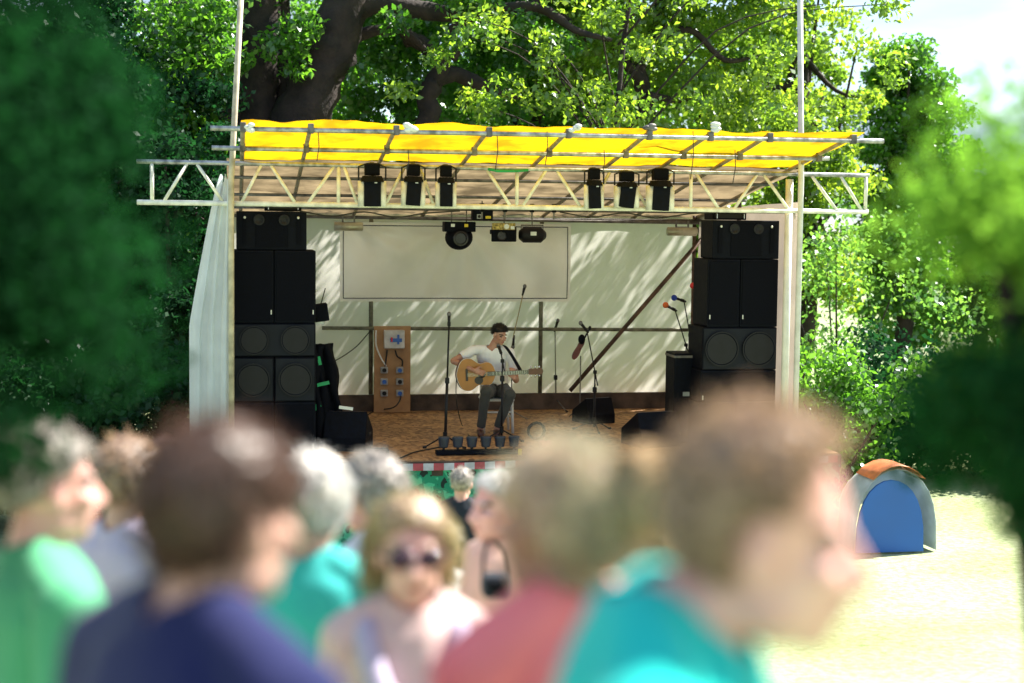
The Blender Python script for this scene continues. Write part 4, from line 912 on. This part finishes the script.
# sunglasses and scarf
for o in [o for o in bpy.data.objects if o.get('label', '').startswith('blonde woman')]:
    c = atD(412, 553, 3.5); k = (c.z-o.location.z)/1.625; T = head_T(k, s=min(1.06, max(.94, k)))
    g_ = MB()
    for q in (-1, 1): g_.ell(T@Vector((q*.033, .095, .004)), (.029, .008, .022), nu=16, nv=8); g_.tube([T@Vector((q*.06, .088, .008)), T@Vector((q*.078, .05, .008)), T@Vector((q*.08, -.01, .006))], .0035, 6)
    g_.tube([T@Vector((-.01, .10, .008)), T@Vector((.01, .10, .008))], .004, 6); g_.build('sunglasses', pbr('dark_lens', (.03, .008, .03), .1, spec=.9), o, smooth=True)
    sc_ = MB().tube(curve_pts([Vector(v)*k for v in ((-.09, -.05, 1.47), (-.11, .07, 1.42), (-.06, .15, 1.27), (0, .17, 1.14), (.06, .15, 1.27), (.11, .07, 1.42), (.09, -.05, 1.47))]), .028, 10); sc_.build('scarf', LILAC, o, smooth=True)
# camera bag carried by the peach top
o = [o for o in bpy.data.objects if o.get('label', '').startswith('pale haired person')][0]
a = atD(495, 585, 5.25); bg_ = thing('camera_bag', 'small black camera bag hanging at the peach top', 'bag', a)
MB().box((0, 0, 0), (.09, .08, .08)).build('bag_body', DARKF, bg_, bevel=.02); MB().box((0, -.045, .005), (.06, .015, .04)).build('front_pocket', BLACK, bg_, bevel=.008); MB().tube(curve_pts([(-.04, 0, .03), (-.03, .04, .10), (.0, .09, .13), (.03, .04, .10), (.04, 0, .03)]), .006, 6).build('strap', BLACK, bg_)

# ------------------------------------------------------------------ seated guitarist
PX, PY = onY(496, 400, 1.95).x, 1.95
def pf(px, py, Y):        # surveyed point, relative to the figure's base
    p = onY(px, py, Y); return Vector((p.x-PX, p.y-PY, p.z-FL))
B = Body(1)
# torso facing the audience (-y), lofted along a slightly leaning spine
def spine_torso(B, pts):
    n = 22; vs = []
    for (c, wx, wy) in pts:
        for i in range(n):
            w_ = 2*math.pi*i/n; cx, sx = math.cos(w_), math.sin(w_)
            vs.append((c[0]+wx*abs(cx)**.82*(1 if cx > 0 else -1), c[1]+wy*abs(sx)**.82*(1 if sx > 0 else -1), c[2]))
    m = len(pts); B.mb.add(vs, [(j*n+i, j*n+(i+1) % n, (j+1)*n+(i+1) % n, (j+1)*n+i) for j in range(m-1) for i in range(n)]+[tuple(range(n))[::-1], tuple((m-1)*n+i for i in range(n))])
sh = pf(490, 351, 1.86); hipz = .50
S0 = Vector((-.01, .02, hipz+.04)); neckb = Vector((sh.x+.01, sh.y, sh.z+.045))
hips = Vector((0, .02, .52))
def sp(t): return hips.lerp(neckb, t)+Vector((0, .05*math.sin(math.pi*t), 0))
spine_torso(B, [(sp(-.10), .13, .09), (sp(.0), .165, .115), (sp(.18), .155, .11), (sp(.36), .145, .10), (sp(.58), .16, .11), (sp(.78), .175, .11), (sp(.90), .15, .09), (sp(.97), .09, .065), (sp(1.03), .055, .05)])
for q in (-1, 1):
    B.pr.append((np.array(sp(.2)+Vector((q*.07, 0, 0))), np.array(sp(.8)+Vector((q*.08, 0, 0))), .095, .09, 'torso', 0, 1)); B.pr.append((np.array(sp(-.05)+Vector((q*.07, 0, 0))), np.array(sp(.05)+Vector((q*.07, 0, 0))), .1, .1, 'pelvis', 0, 1))
hc = pf(499.5, 335.0, 1.80)
T = Matrix.Translation(hc)@Matrix.Rotation(math.pi+R(33), 4, 'Z')@Matrix.Rotation(R(-16), 4, 'X')@Matrix.Scale(1.03, 4)
B.cap(sp(.93), T@Vector((0, -.02, -.05)), .058, .052, 'neck'); B.pr[-1] = (np.array(sp(1.05)), B.pr[-1][1], .036, .05)+B.pr[-1][4:]; face_parts(B, T, .98)
RS, LS = pf(473, 350.5, 1.86), pf(510, 352.5, 1.90)
RE, LE = pf(453.5, 361, 1.74), pf(516, 380, 1.78)
RW, LW = pf(474, 370.5, 1.49), pf(514, 378.5, 1.58)
for S_, E_, W_, q in ((RS, RE, RW, -1), (LS, LE, LW, 1)):
    B.cap(sp(.95)+Vector((q*.05, 0, 0)), S_, .042, .052, 'shoulder'); B.cap(S_, E_, .052, .041, 'upperarm'); B.cap(E_, W_, .041, .027, 'forearm')
make_hand(B, RW, pf(484, 373.5, 1.47)-RW, Vector((0, -.2, 1)), Vector((0, -1, .1)), .45)
make_hand(B, LW, Vector((-.15, -.1, .9)), Vector((-1, 0, 0)), Vector((0, -1, .1)), .6)
HP = [(-.085, .0, .53), (.085, .0, .53)]
RK, LK = pf(486, 392, 1.46), pf(510, 395, 1.48)
RA, LA = pf(480.5, 431, 1.62), pf(497, 431, 1.60)
RA.z = LA.z = .085
for h_, K_, A_, nm in ((HP[0], RK, RA, 'footl'), (HP[1], LK, LA, 'footr')):
    B.cap(h_, K_, .088, .062, 'thigh'); B.cap(K_, A_, .056, .038, 'calf'); B.cap(A_+Vector((0, .02, -.035)), A_+Vector((-.02, -.155, -.047)), .038, .032, nm)
SKG = skinmat('skin_guitarist', (.50, .28, .20))
g_ = finish(B, 'person', 'seated guitarist in white shirt and grey trousers singing on the stage', T, .98, (PX, PY, FL), 0, .0055, SKG, WHITEF, GREYT, pbr('maroon_shoe', (.07, .025, .02), .5), dict(mat=HBK, a=.024, b=.50, th=.010, L=.024, n=1500, top=1.1, lift=.5, comb=(0, .3, .3), mess=.3, low=-.06), .66, 31, None, .009, eyes=False)
# guitar
gc = pf(475.5, 374, 1.60); nk_end = pf(538, 371, 1.64)
ax = (nk_end-gc).normalized()
gt = thing('acoustic_guitar', 'acoustic guitar with pale yellow top, held by the seated guitarist', 'guitar', Vector((PX, PY, FL))+gc)
yv = Vector((0, 1, 0)); yv = (yv-ax*yv.dot(ax)).normalized(); zv = ax.cross(yv); GM = Matrix((ax, yv, zv)).transposed()
def outline(s=1.):
    pts = []
    for k in range(64):
        t = 2*math.pi*k/64; x = -math.cos(t)          # -1 lower end .. 1 neck end
        L_ = .25; u = (x+1)/2
        wdt = .205*math.sin(math.pi*min(1, u*.92+.0))**.5*(1-.30*u) if True else 0
        wdt = (.205*math.exp(-((u-.27)/.30)**4)+.0); w2 = .150*math.exp(-((u-.80)/.22)**4); wdt = max(wdt, w2, .128 if .15 < u < .92 else 0)
        end = math.sqrt(max(0, 1-((u-.5)/.5)**6)); wdt = wdt*end
        pts.append((x*L_*s, wdt*s*(1 if math.sin(t) >= 0 else -1)))
    # soften
    for _ in range(3): pts = [((pts[i-1][0]+2*pts[i][0]+pts[(i+1) % 64][0])/4, (pts[i-1][1]+2*pts[i][1]+pts[(i+1) % 64][1])/4) for i in range(64)]
    return pts
def gpart(m, name, mat, par=gt, **k):
    m.v = [tuple(GM@Vector(v)) for v in m.v]; return m.build(name, mat, par, **k)
SPR = pbr('spruce', (.42, .18, .035), .35, noise_amt=.1, scale=6); MAHO = pbr('mahogany', (.14, .05, .025), .35); EBO = pbr('ebony', (.03, .022, .02), .4)
O = outline()
gpart(MB().prism(O, -.045, .055), 'body_sides', MAHO, bevel=.004)
O2 = outline(.985); n = len(O2)
gpart(MB().prism(O2, -.0505, -.0455), 'soundboard', SPR)
gpart(MB().prism(outline(1.004), -.0475, -.0435), 'binding', WHITEP)
gpart(MB().ringdisc((.07, -.0512, 0), [(.050, 0), (.050, -.001), (.0, -.001)], 24), 'sound_hole', pbr('hole_dark', (.01, .008, .006), .9))
gpart(MB().prism([(.03+.055*math.cos(a), -.075+.055*math.sin(a)*.9) for a in [i*math.pi/9 for i in range(18)]], -.0522, -.0508), 'pickguard', EBO)
gpart(MB().box((-.12, -.055, 0), (.03, .008, .15)), 'bridge', EBO, bevel=.003)
gpart(MB().box((.40, -.058, 0), (.52, .016, .052)), 'fingerboard', EBO, bevel=.002)
gpart(MB().tube([(.25, -.04, 0), (.66, -.042, 0)], [.026, .022], 10), 'neck', MAHO, smooth=True)
gpart(MB().prism([(.66, -.026), (.68, -.036), (.84, -.04), (.855, 0), (.84, .04), (.68, .036), (.66, .026)], -.052, -.036), 'headstock', MAHO, bevel=.002)
fm_ = MB()
for q in range(14): fm_.box((.16+.49*(1-.94**(q+1))/(1-.94**15), -.0668, 0), (.003, .002, .05))
gpart(fm_, 'frets', CHROME)
sm_ = MB()
for q in range(6): sm_.box((.27, -.0690, -.02+.008*q), (.78, .0012, .0012))
gpart(sm_, 'strings', CHROME)
for q in range(3):
    for s_ in (-1, 1): gpart(MB().ell((.70+.052*q, -.045, s_*.055), (.012, .008, .018), nu=10, nv=6), 'tuning_peg', CHROME, smooth=True)
stp = MB(); Wd = Vector((.0, 0, 0))
pts = [pf(521, 371, 1.60), pf(517, 364, 1.70), pf(511, 354, 1.735), pf(504.5, 345.5, 1.775), pf(499, 344, 1.88)]
pts = [p-gc for p in curve_pts(pts, 5)]
stp.grid([[p-Vector((.028, 0, -.01)) for p in pts], [p+Vector((.028, 0, -.01)) for p in pts]]); stp.build('strap', BLACK, gt).modifiers.new('Solidify', 'SOLIDIFY').thickness = .006
# chair
ch = thing('chair', 'white wooden chair under the guitarist', 'chair', (PX+.01, PY+.02, FL))
MB().box((0, .02, .425), (.40, .40, .035)).build('seat', WHITEP, ch, bevel=.012)
for sx in (-1, 1):
    MB().tube([(sx*.185, -.16, 0), (sx*.17, -.15, .42)], [.018, .022], 8).build('leg', WHITEP, ch, smooth=True)
    MB().tube([(sx*.19, .20, 0), (sx*.17, .18, .42), (sx*.165, .22, .80)], [.018, .02, .016], 8).build('leg', WHITEP, ch, smooth=True)
    MB().tube([(sx*.175, -.155, .2), (sx*.18, .19, .2)], .012, 8).build('stretcher', WHITEP, ch)
MB().tube([(-.17, -.153, .27), (.17, -.153, .27)], .012, 8).build('stretcher', WHITEP, ch)
MB().box((0, .215, .74), (.33, .02, .09)).build('back_slat', WHITEP, ch, bevel=.005)

# beach tent on the lawn
a = onZ(890, 550, ground(2)); tt_ = thing('beach_tent', 'small blue tent with pale side and orange top on the lawn', 'tent', (a.x, a.y, ground(a.y)))
m = MB(); n = 14
def arch(y, r, h, e=1): return [(r*math.cos(math.pi*i/n), y, h*math.sin(math.pi*i/n)**.7) for i in range(n+1)]
m.grid([arch(-.15, .50, .95), arch(.3, .48, .98), arch(.7, .40, .8), arch(1.0, .2, .35)]); m.build('canopy', sheet('pale_tent', (.6, .68, .75), (.5, .6, .7), .3), tt_, smooth=True).modifiers.new('Solidify', 'SOLIDIFY').thickness = .006
m = MB(); pts = [(x*.82-.09, -.17, z*.85) for x, y, z in arch(0, .5, .98)]; m.add(pts, [tuple(range(len(pts)))]); m.add([(x, -.20, z) for x, y, z in pts], [tuple(range(len(pts)))]); m.build('front_panel', pbr('blue_nylon', (.02, .11, .42), .6, noise_amt=.04, scale=2), tt_)
m = MB(); m.grid([[(p[0]*1.02, y, p[2]*1.03) for p in arch(0, .5, .97)[4:11]] for y in (-.2, .05, .3)]); m.build('top_flap', pbr('orange_nylon', (.75, .22, .08), .6), tt_, smooth=True).modifiers.new('Solidify', 'SOLIDIFY').thickness = .006
# ------------------------------------------------------------------ trees
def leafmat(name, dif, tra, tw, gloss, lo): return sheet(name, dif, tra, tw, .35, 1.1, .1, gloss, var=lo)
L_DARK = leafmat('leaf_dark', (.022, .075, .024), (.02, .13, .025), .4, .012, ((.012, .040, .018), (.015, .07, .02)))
L_MID = leafmat('leaf_mid', (.08, .19, .022), (.26, .60, .035), .55, .05, ((.04, .10, .02), (.10, .32, .02)))
L_YEL = leafmat('leaf_yellow_green', (.13, .21, .022), (.50, .70, .04), .58, .05, ((.075, .15, .02), (.20, .42, .03)))
L_LIME = leafmat('leaf_lime', (.12, .24, .04), (.36, .66, .07), .55, .04, ((.05, .14, .03), (.12, .34, .05)))
BARK = pbr('bark', (.045, .030, .027), .9, noise_amt=.35, scale=5, bump=.9, bscale=16, col2=(.016, .011, .010))
def leaves(name, clumps, size, mat, parent, seed, flat=.6):
    """clumps: (centre, radius, count). Each leaf is a folded pointed blade of its own"""
    rng = np.random.default_rng(seed); C = []; 
    for c, r, n in clumps:
        u = rng.normal(0, 1, (n, 3)); u /= np.linalg.norm(u, axis=1)[:, None]; rad = r*(rng.random(n)**.45)
        p = u*rad[:, None]; p[:, 2] *= flat; C.append(np.array(c)+p)
    C = np.concatenate(C); n = len(C); s = size*(.55+.8*rng.random(n))
    d = rng.normal(0, 1, (n, 3)); d[:, 2] -= .35; d /= np.linalg.norm(d, axis=1)[:, None]
    nr = rng.normal(0, .75, (n, 3))+np.array([0, 0, .8]); sd_ = np.cross(d, nr); sd_ /= np.linalg.norm(sd_, axis=1)[:, None]+1e-9; nr = np.cross(sd_, d)
    V = np.empty((n, 4, 3)); V[:, 0] = C; V[:, 1] = C+(d*.5+sd_*.32+nr*.08)*s[:, None]; V[:, 2] = C+d*s[:, None]; V[:, 3] = C+(d*.5-sd_*.32+nr*.08)*s[:, None]
    return npmesh(name, V.reshape(-1, 3), np.arange(n*4).reshape(-1, 4), [mat], None, parent)
def limb(pts, rad, n=12, seed=0, sub_=5):
    P = curve_pts(pts, sub_); m = len(P); rr = []
    for i in range(m):
        t = i/(m-1)*(len(rad)-1); k = min(int(t), len(rad)-2); rr.append((rad[k]+(rad[k+1]-rad[k])*(t-k))*(1+.14*noise.noise(Vector((i*.6, seed, 0)))))
    P = [p+Vector((noise.noise(Vector((i*.4, seed, 1))), noise.noise(Vector((i*.4, seed, 5))), 0))*rr[i]*.35 for i, p in enumerate(P)]
    mb = MB().tube(P, rr, n)
    mb.v = [tuple(Vector(v)+Vector((noise.noise(Vector(v)*5), noise.noise(Vector(v)*5+Vector((9, 0, 0))), 0))*.05*max(rr)/.3) for v in mb.v]
    return mb
def tree(label, x, y, zc, rx, rz_, mat, seed, nclump=70, per=260, size=.12, trunk_r=.2, lean=0, hole=.0, group=None, clr=None):
    rng = random.Random(seed); gz = ground(y)-.05
    t = thing('tree', label, 'tree', (x, y, gz), 0, group); Z = zc-gz
    top = Vector((lean, 0, Z+rz_*.4)); base = Vector((0, 0, 0))
    mid = Vector((lean*.4+rng.uniform(-.2, .2), rng.uniform(-.2, .2), Z*.5))
    limb([base, mid, top], [trunk_r*1.15, trunk_r*.8, trunk_r*.2], 12, seed).build('trunk', BARK, t, smooth=True)
    cl_ = []; lb = MB()
    for i in range(nclump):
        while True:
            u = Vector((rng.uniform(-1, 1), rng.uniform(-1, 1), rng.uniform(-1, 1)))
            if .25 < u.length < 1: break
        u = u*(1+.5*noise.noise(u*2+Vector((seed, 0, 0)))); c = Vector((lean*.7+u.x*rx, u.y*rx, Z+u.z*rz_)); r = (clr or .30*min(rx, rz_))*(.6+.7*rng.random())
        cl_.append((c, r, int(per*(.6+.8*rng.random()))))
        if i % 3 == 0:
            s_ = mid.lerp(top, rng.random()); m_ = s_.lerp(c, .5)+Vector((0, 0, -.15*rx)); q = limb([s_, m_, c], [trunk_r*.32, trunk_r*.2, trunk_r*.06], 7, seed+i, 4); lb.add(q.v, q.f)
    lb.build('branches', BARK, t, smooth=True); leaves('crown', cl_, size, mat, t, seed); return t
def bx_(px, Y): return onY(px, 150, Y).x
# --- big oak behind the stage, surveyed limbs on the plane Y=8
oak = thing('tree', 'big oak with thick leaning trunks behind the left half of the stage', 'tree', (bx_(295, 8), 8, 0)); oL = oak.location
def q8(pts, Y=8., dy=0): return [onY(px, py, Y+dy*i)-oL for i, (px, py) in enumerate(pts)]
b0_ = onY(292, 240, 8); 
limb([Vector((.0, 0, -.1)), Vector((b0_.x-oL.x, 0, b0_.z))]+q8([(297, 170), (303, 110), (325, 60), (345, 12), (352, -60)]), [.75, .55, .50, .42, .40, .38, .36], 18, 1).build('trunk', BARK, oak, smooth=True)
limb([Vector((-.3, .3, -.1)), Vector((-.4, .3, 1.6))]+q8([(262, 200), (256, 120), (258, 50), (262, -70)], 8.4), [.5, .45, .42, .38, .33, .25], 16, 2).build('limb', BARK, oak, smooth=True)
limb(q8([(268, 215), (240, 150), (214, 90), (190, 35), (160, -30)], 8.3), [.32, .3, .26, .22, .18], 14, 3).build('limb', BARK, oak, smooth=True)
limb(q8([(285, 170), (286, 90), (278, 20), (276, -60)], 8.6), [.26, .25, .22, .2], 12, 4).build('limb', BARK, oak, smooth=True)
limb(q8([(335, 40), (352, 12), (380, 3), (420, 10), (455, 14), (500, 10), (540, 8), (575, 30), (612, 40)], 8, -.05), [.26, .22, .17, .15, .13, .11, .08, .06, .03], 12, 5).build('limb', BARK, oak, smooth=True)
limb(q8([(455, 14), (485, 22), (515, 12), (560, -8)], 7.9), [.12, .1, .08, .05], 10, 6).build('limb', BARK, oak, smooth=True)
limb(q8([(330, 60), (360, 35), (400, 30), (425, 50)], 8.3), [.14, .11, .08, .04], 10, 6).build('limb', BARK, oak, smooth=True)
rng = random.Random(5); C1 = []
def blob(px, py, Y, r, n): C1.append((onY(px, py, Y)-oL, r, n))
for (px, py, Y, r, n) in ((285, 45, 7.4, .5, 420), (300, 25, 7.3, .4, 300), (180, 60, 7.2, .9, 1200), (175, 130, 7.0, .9, 1300), (205, 95, 7.1, .5, 380), (160, 190, 6.9, .9, 1000), (215, 190, 6.8, .7, 700), (200, 240, 6.8, .8, 700), (232, 60, 7.2, .4, 220), (180, 15, 7.3, .8, 900), (225, 150, 7.1, .4, 220), (150, 100, 7, 1., 1300), (340, 60, 9, .5, 300), (295, 70, 7.4, .28, 130), (395, 22, 7.4, .35, 190), (448, 42, 7.6, .3, 150), (520, 22, 7.5, .35, 200), (478, 4, 7.5, .4, 220), (365, 75, 7.6, .3, 150), (565, 45, 7.7, .35, 180), (500, 78, 7.9, .25, 100), (215, 20, 7.3, .5, 300)): blob(px, py, Y, r, n)
for i in range(26): blob(rng.uniform(130, 600), rng.uniform(-180, -10), rng.uniform(6.8, 9.6), rng.uniform(.5, .9), 320)
for i in range(34): blob(rng.uniform(110, 350), rng.uniform(-40, 220), rng.uniform(9.6, 11.5), rng.uniform(.5, .8), 330)
for i in range(30): blob(rng.uniform(330, 600), rng.uniform(-15, 120)-20, rng.uniform(9, 10.2), rng.uniform(.35, .6), 200)
leaves('crown', C1, .115, L_MID, oak, 11)
# --- second oak with dark twisting boughs
ok2 = thing('tree', 'oak with dark twisting boughs behind the middle of the stage', 'tree', (bx_(430, 8.8), 8.8, 0)); oL = ok2.location
limb([Vector((.1, 0, -.1)), Vector((0, 0, 2.5))]+q8([(427, 150), (428, 105), (432, 82)], 8.8), [.32, .26, .2, .18, .17], 12, 7).build('trunk', BARK, ok2, smooth=True)
limb(q8([(432, 85), (442, 66), (432, 50), (414, 40), (398, 22), (385, 15)], 8.8), [.17, .16, .13, .12, .1, .06], 10, 8).build('limb', BARK, ok2, smooth=True)
limb(q8([(436, 80), (455, 74), (478, 84), (500, 92), (520, 96)], 8.8), [.15, .13, .13, .1, .06], 10, 9).build('limb', BARK, ok2, smooth=True)
limb(q8([(452, 60), (458, 48), (452, 28), (470, 23), (490, 24)], 8.8), [.07, .07, .06, .05, .03], 8, 10).build('limb', BARK, ok2, smooth=True)
limb(q8([(410, 45), (405, 25), (408, 5), (404, -20)], 8.9), [.1, .09, .09, .07], 8, 12).build('limb', BARK, ok2, smooth=True)
C1 = []
for i in range(60): blob(rng.uniform(350, 560), rng.uniform(-60, 175), rng.uniform(9.3, 11), rng.uniform(.4, .75), 330)
leaves('crown', C1, .115, L_MID, ok2, 12)
# --- third tree: fine yellow green crown with a thin dark bough
tr3 = thing('tree', 'tall tree with bright yellow green leaves behind the right roof half', 'tree', (bx_(655, 9), 9, 0)); oL = tr3.location
limb([Vector((0, 0, -.1)), Vector((0, 0, 3))]+q8([(648, 120), (640, 70), (660, 10), (650, -90)], 9), [.3, .24, .15, .12, .1, .06], 12, 13).build('trunk', BARK, tr3, smooth=True)
limb(q8([(644, 85), (620, 55), (600, 40), (580, 36), (563, 12)], 8.9), [.10, .09, .08, .07, .05], 8, 14).build('limb', BARK, tr3, smooth=True)
limb(q8([(655, 40), (690, 30), (725, 60), (760, 55)], 8.8), [.08, .06, .05, .02], 8, 15).build('limb', BARK, tr3, smooth=True)
limb(q8([(648, 95), (690, 100), (730, 80)], 8.8), [.07, .05, .02], 8, 16).build('limb', BARK, tr3, smooth=True)
C1 = []
for i in range(170): blob(rng.uniform(560, 800), rng.uniform(-190, 150), rng.uniform(8.2, 11), rng.uniform(.35, .7), 260)
leaves('crown', C1, .11, L_YEL, tr3, 13)

tree('bushy mid green tree between the two oaks and yellow green tree', bx_(540, 12), 12, 5.6, 2.0, 3.6, L_MID, 21, 90, 330)
tree('yellow green tree beside the right corner pole', bx_(800, 11), 11, 5.8, 1.6, 4.2, L_YEL, 22, 80, 300, size=.11)
tree('tall narrow green tree standing against the sky at right', bx_(905, 13), 13, 4.6, 1.1, 2.5, L_MID, 23, 90, 520, size=.12, clr=.5)
tree('wide lime green tree below the sky at right', bx_(985, 15), 15, 2.9, 2.7, 2.6, L_LIME, 24, 90, 330, size=.13)
tree('lime green tree at far right edge', bx_(1090, 13), 13, 3.0, 2.4, 2.7, L_LIME, 25, 70, 300, size=.13)
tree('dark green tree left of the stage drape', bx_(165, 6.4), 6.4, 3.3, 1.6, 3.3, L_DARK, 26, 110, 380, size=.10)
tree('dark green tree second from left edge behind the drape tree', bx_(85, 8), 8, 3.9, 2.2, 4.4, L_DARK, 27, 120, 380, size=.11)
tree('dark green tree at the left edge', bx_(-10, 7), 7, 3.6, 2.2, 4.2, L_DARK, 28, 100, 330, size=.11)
for k, (px, Y, zc, rx, rz_, m_, lab) in enumerate(((40, 15, 5.5, 3.4, 5.5, L_DARK, 'tall dark tree far back at left'), (230, 15, 6, 3.3, 5.5, L_MID, 'tall green tree far back behind the big oak'), (400, 16, 6, 3.2, 5.5, L_MID, 'tall green tree far back behind the twisting boughs'), (560, 17, 6.5, 3.2, 5.5, L_LIME, 'tall lime green tree far back behind stage middle'), (700, 16, 6.5, 3.0, 5.5, L_YEL, 'tall yellow green tree far back behind the right roof half'))):
    tree(lab, bx_(px, Y), Y, zc-1.2, rx, rz_*.8, m_, 40+k, 80, 260, size=.15, trunk_r=.3)
# shrubs under the trees
def shrub(label, x, y, r, h, mat, seed, size=.1):
    rng_ = random.Random(seed); t = thing('shrub', label, 'shrub', (x, y, ground(y)-.03)); cl_ = []; lb = MB()
    for i in range(26):
        c = Vector((rng_.uniform(-1, 1)*r, rng_.uniform(-1, 1)*r*.7, rng_.uniform(.12, .9)*h)); cl_.append((c, .3*r*(.7+.6*rng_.random())+.15, 240))
        if i % 4 == 0: lb.tube([(0, 0, 0), c*.5+Vector((0, 0, .1)), c], [.03, .02, .01], 6)
    lb.build('stems', BARK, t); leaves('foliage', cl_, size, mat, t, seed, .8); return t
for k, (px, Y, r, h, m_, lab) in enumerate(((835, 3.2, .9, 2.2, L_MID, 'green shrub right behind the right corner pole'), (880, 5, 1.1, 1.9, L_DARK, 'dark shrub on the lawn edge beside the stage'), (935, 4.6, 1.2, 2.1, L_DARK, 'dark shrub on the lawn edge, second from the stage'), (1000, 4.2, 1.3, 1.7, L_DARK, 'dark shrub on the lawn edge, third from the stage'), (1075, 4, 1.3, 1.9, L_MID, 'dark shrub on the lawn edge, farthest from the stage'), (835, 8, 1.9, 4.2, L_LIME, 'tall bright shrub behind the shrub at the corner pole'), (150, 2.4, 1.0, 2.2, L_DARK, 'dark shrub left of the drape'), (70, 2.0, 1.2, 2.4, L_DARK, 'dark shrub second from the drape'), (-10, 2.0, 1.2, 2.4, L_DARK, 'dark shrub at the left edge'))):
    shrub(lab, onY(px, 500, Y).x, Y, r, h, m_, 60+k)
# thin crowned tree, added in the sun path to dapple the back wall
dt = thing('tree', 'slender light crowned tree added just behind the stage to dapple its back wall', 'tree', (2.6, 6.4, 0)); rng = random.Random(19); C1 = []; lb = MB()
limb([Vector((0, 0, -.1)), Vector((.1, 0, 3)), Vector((.2, .1, 6)), Vector((.6, .2, 8.6))], [.09, .07, .045, .02], 8, 3).build('trunk', BARK, dt, smooth=True)  # trunk of the added tree
for i in range(58):
    h = rng.uniform(2.4, 5.6); x = rng.uniform(-3.4, 3.6)+sd.x/sd.z*h; y = 4.25+sd.y/sd.z*h+rng.uniform(-.25, .3); z = 2.5+rng.uniform(-1.2, 1.2)+h
    c = Vector((x, y, z))-dt.location; C1.append((c, rng.uniform(.25, .55), 105))
    if i % 3 == 0: q = limb([Vector((.15, .05, max(2.5, c.z-1.2-abs(c.x)*.3))), Vector((c.x*.5, c.y*.5, c.z-.4)), c], [.022, .014, .006], 5, i, 4); lb.add(q.v, q.f)
lb.build('branches', BARK, dt, smooth=True); leaves('crown', C1, .10, L_YEL, dt, 15, .7)
# near trees framing the view, out of focus
def near(label, x, y, zc, rx, rz_, mat, seed, tx, n=90, per=420, size=.045, tr_=.16):
    t = tree(label, x, y, zc, rx, rz_, mat, seed, n, per, size, .05, lean=tx, clr=.2); return t
NL = atD(-175, 175, 3.2); NR = atD(1262, 265, 3.4); NR2 = atD(1290, 428, 3.2)
L_DARKM = leafmat('leaf_dark_matt', (.012, .048, .018), (.012, .085, .018), .4, 0, ((.006, .024, .010), (.008, .04, .012))); L_LIMEM = leafmat('leaf_lime_matt', (.12, .24, .04), (.36, .66, .07), .55, 0, ((.07, .17, .03), (.2, .45, .04)))
near('dark leafy tree close to the camera at the left edge', *NL[:2], NL[2], .42, .58, L_DARKM, 71, .25, n=60, per=520, size=.028)
near('bright green tree close to the camera at right with its lower boughs dark', *NR[:2], NR[2], .42, .32, L_LIMEM, 72, -.6, n=46, per=420, size=.028)
near('dark leafy young tree close to the camera at right, below the bright one', *NR2[:2], NR2[2], .42, .16, leafmat('leaf_mid_matt', (.02, .075, .024), (.02, .15, .03), .4, 0, ((.010, .04, .015), (.012, .07, .02))), 73, -.45, n=50, per=420, size=.028)
print('verts', sum(len(o.data.vertices) for o in bpy.data.objects if o.type == 'MESH'))
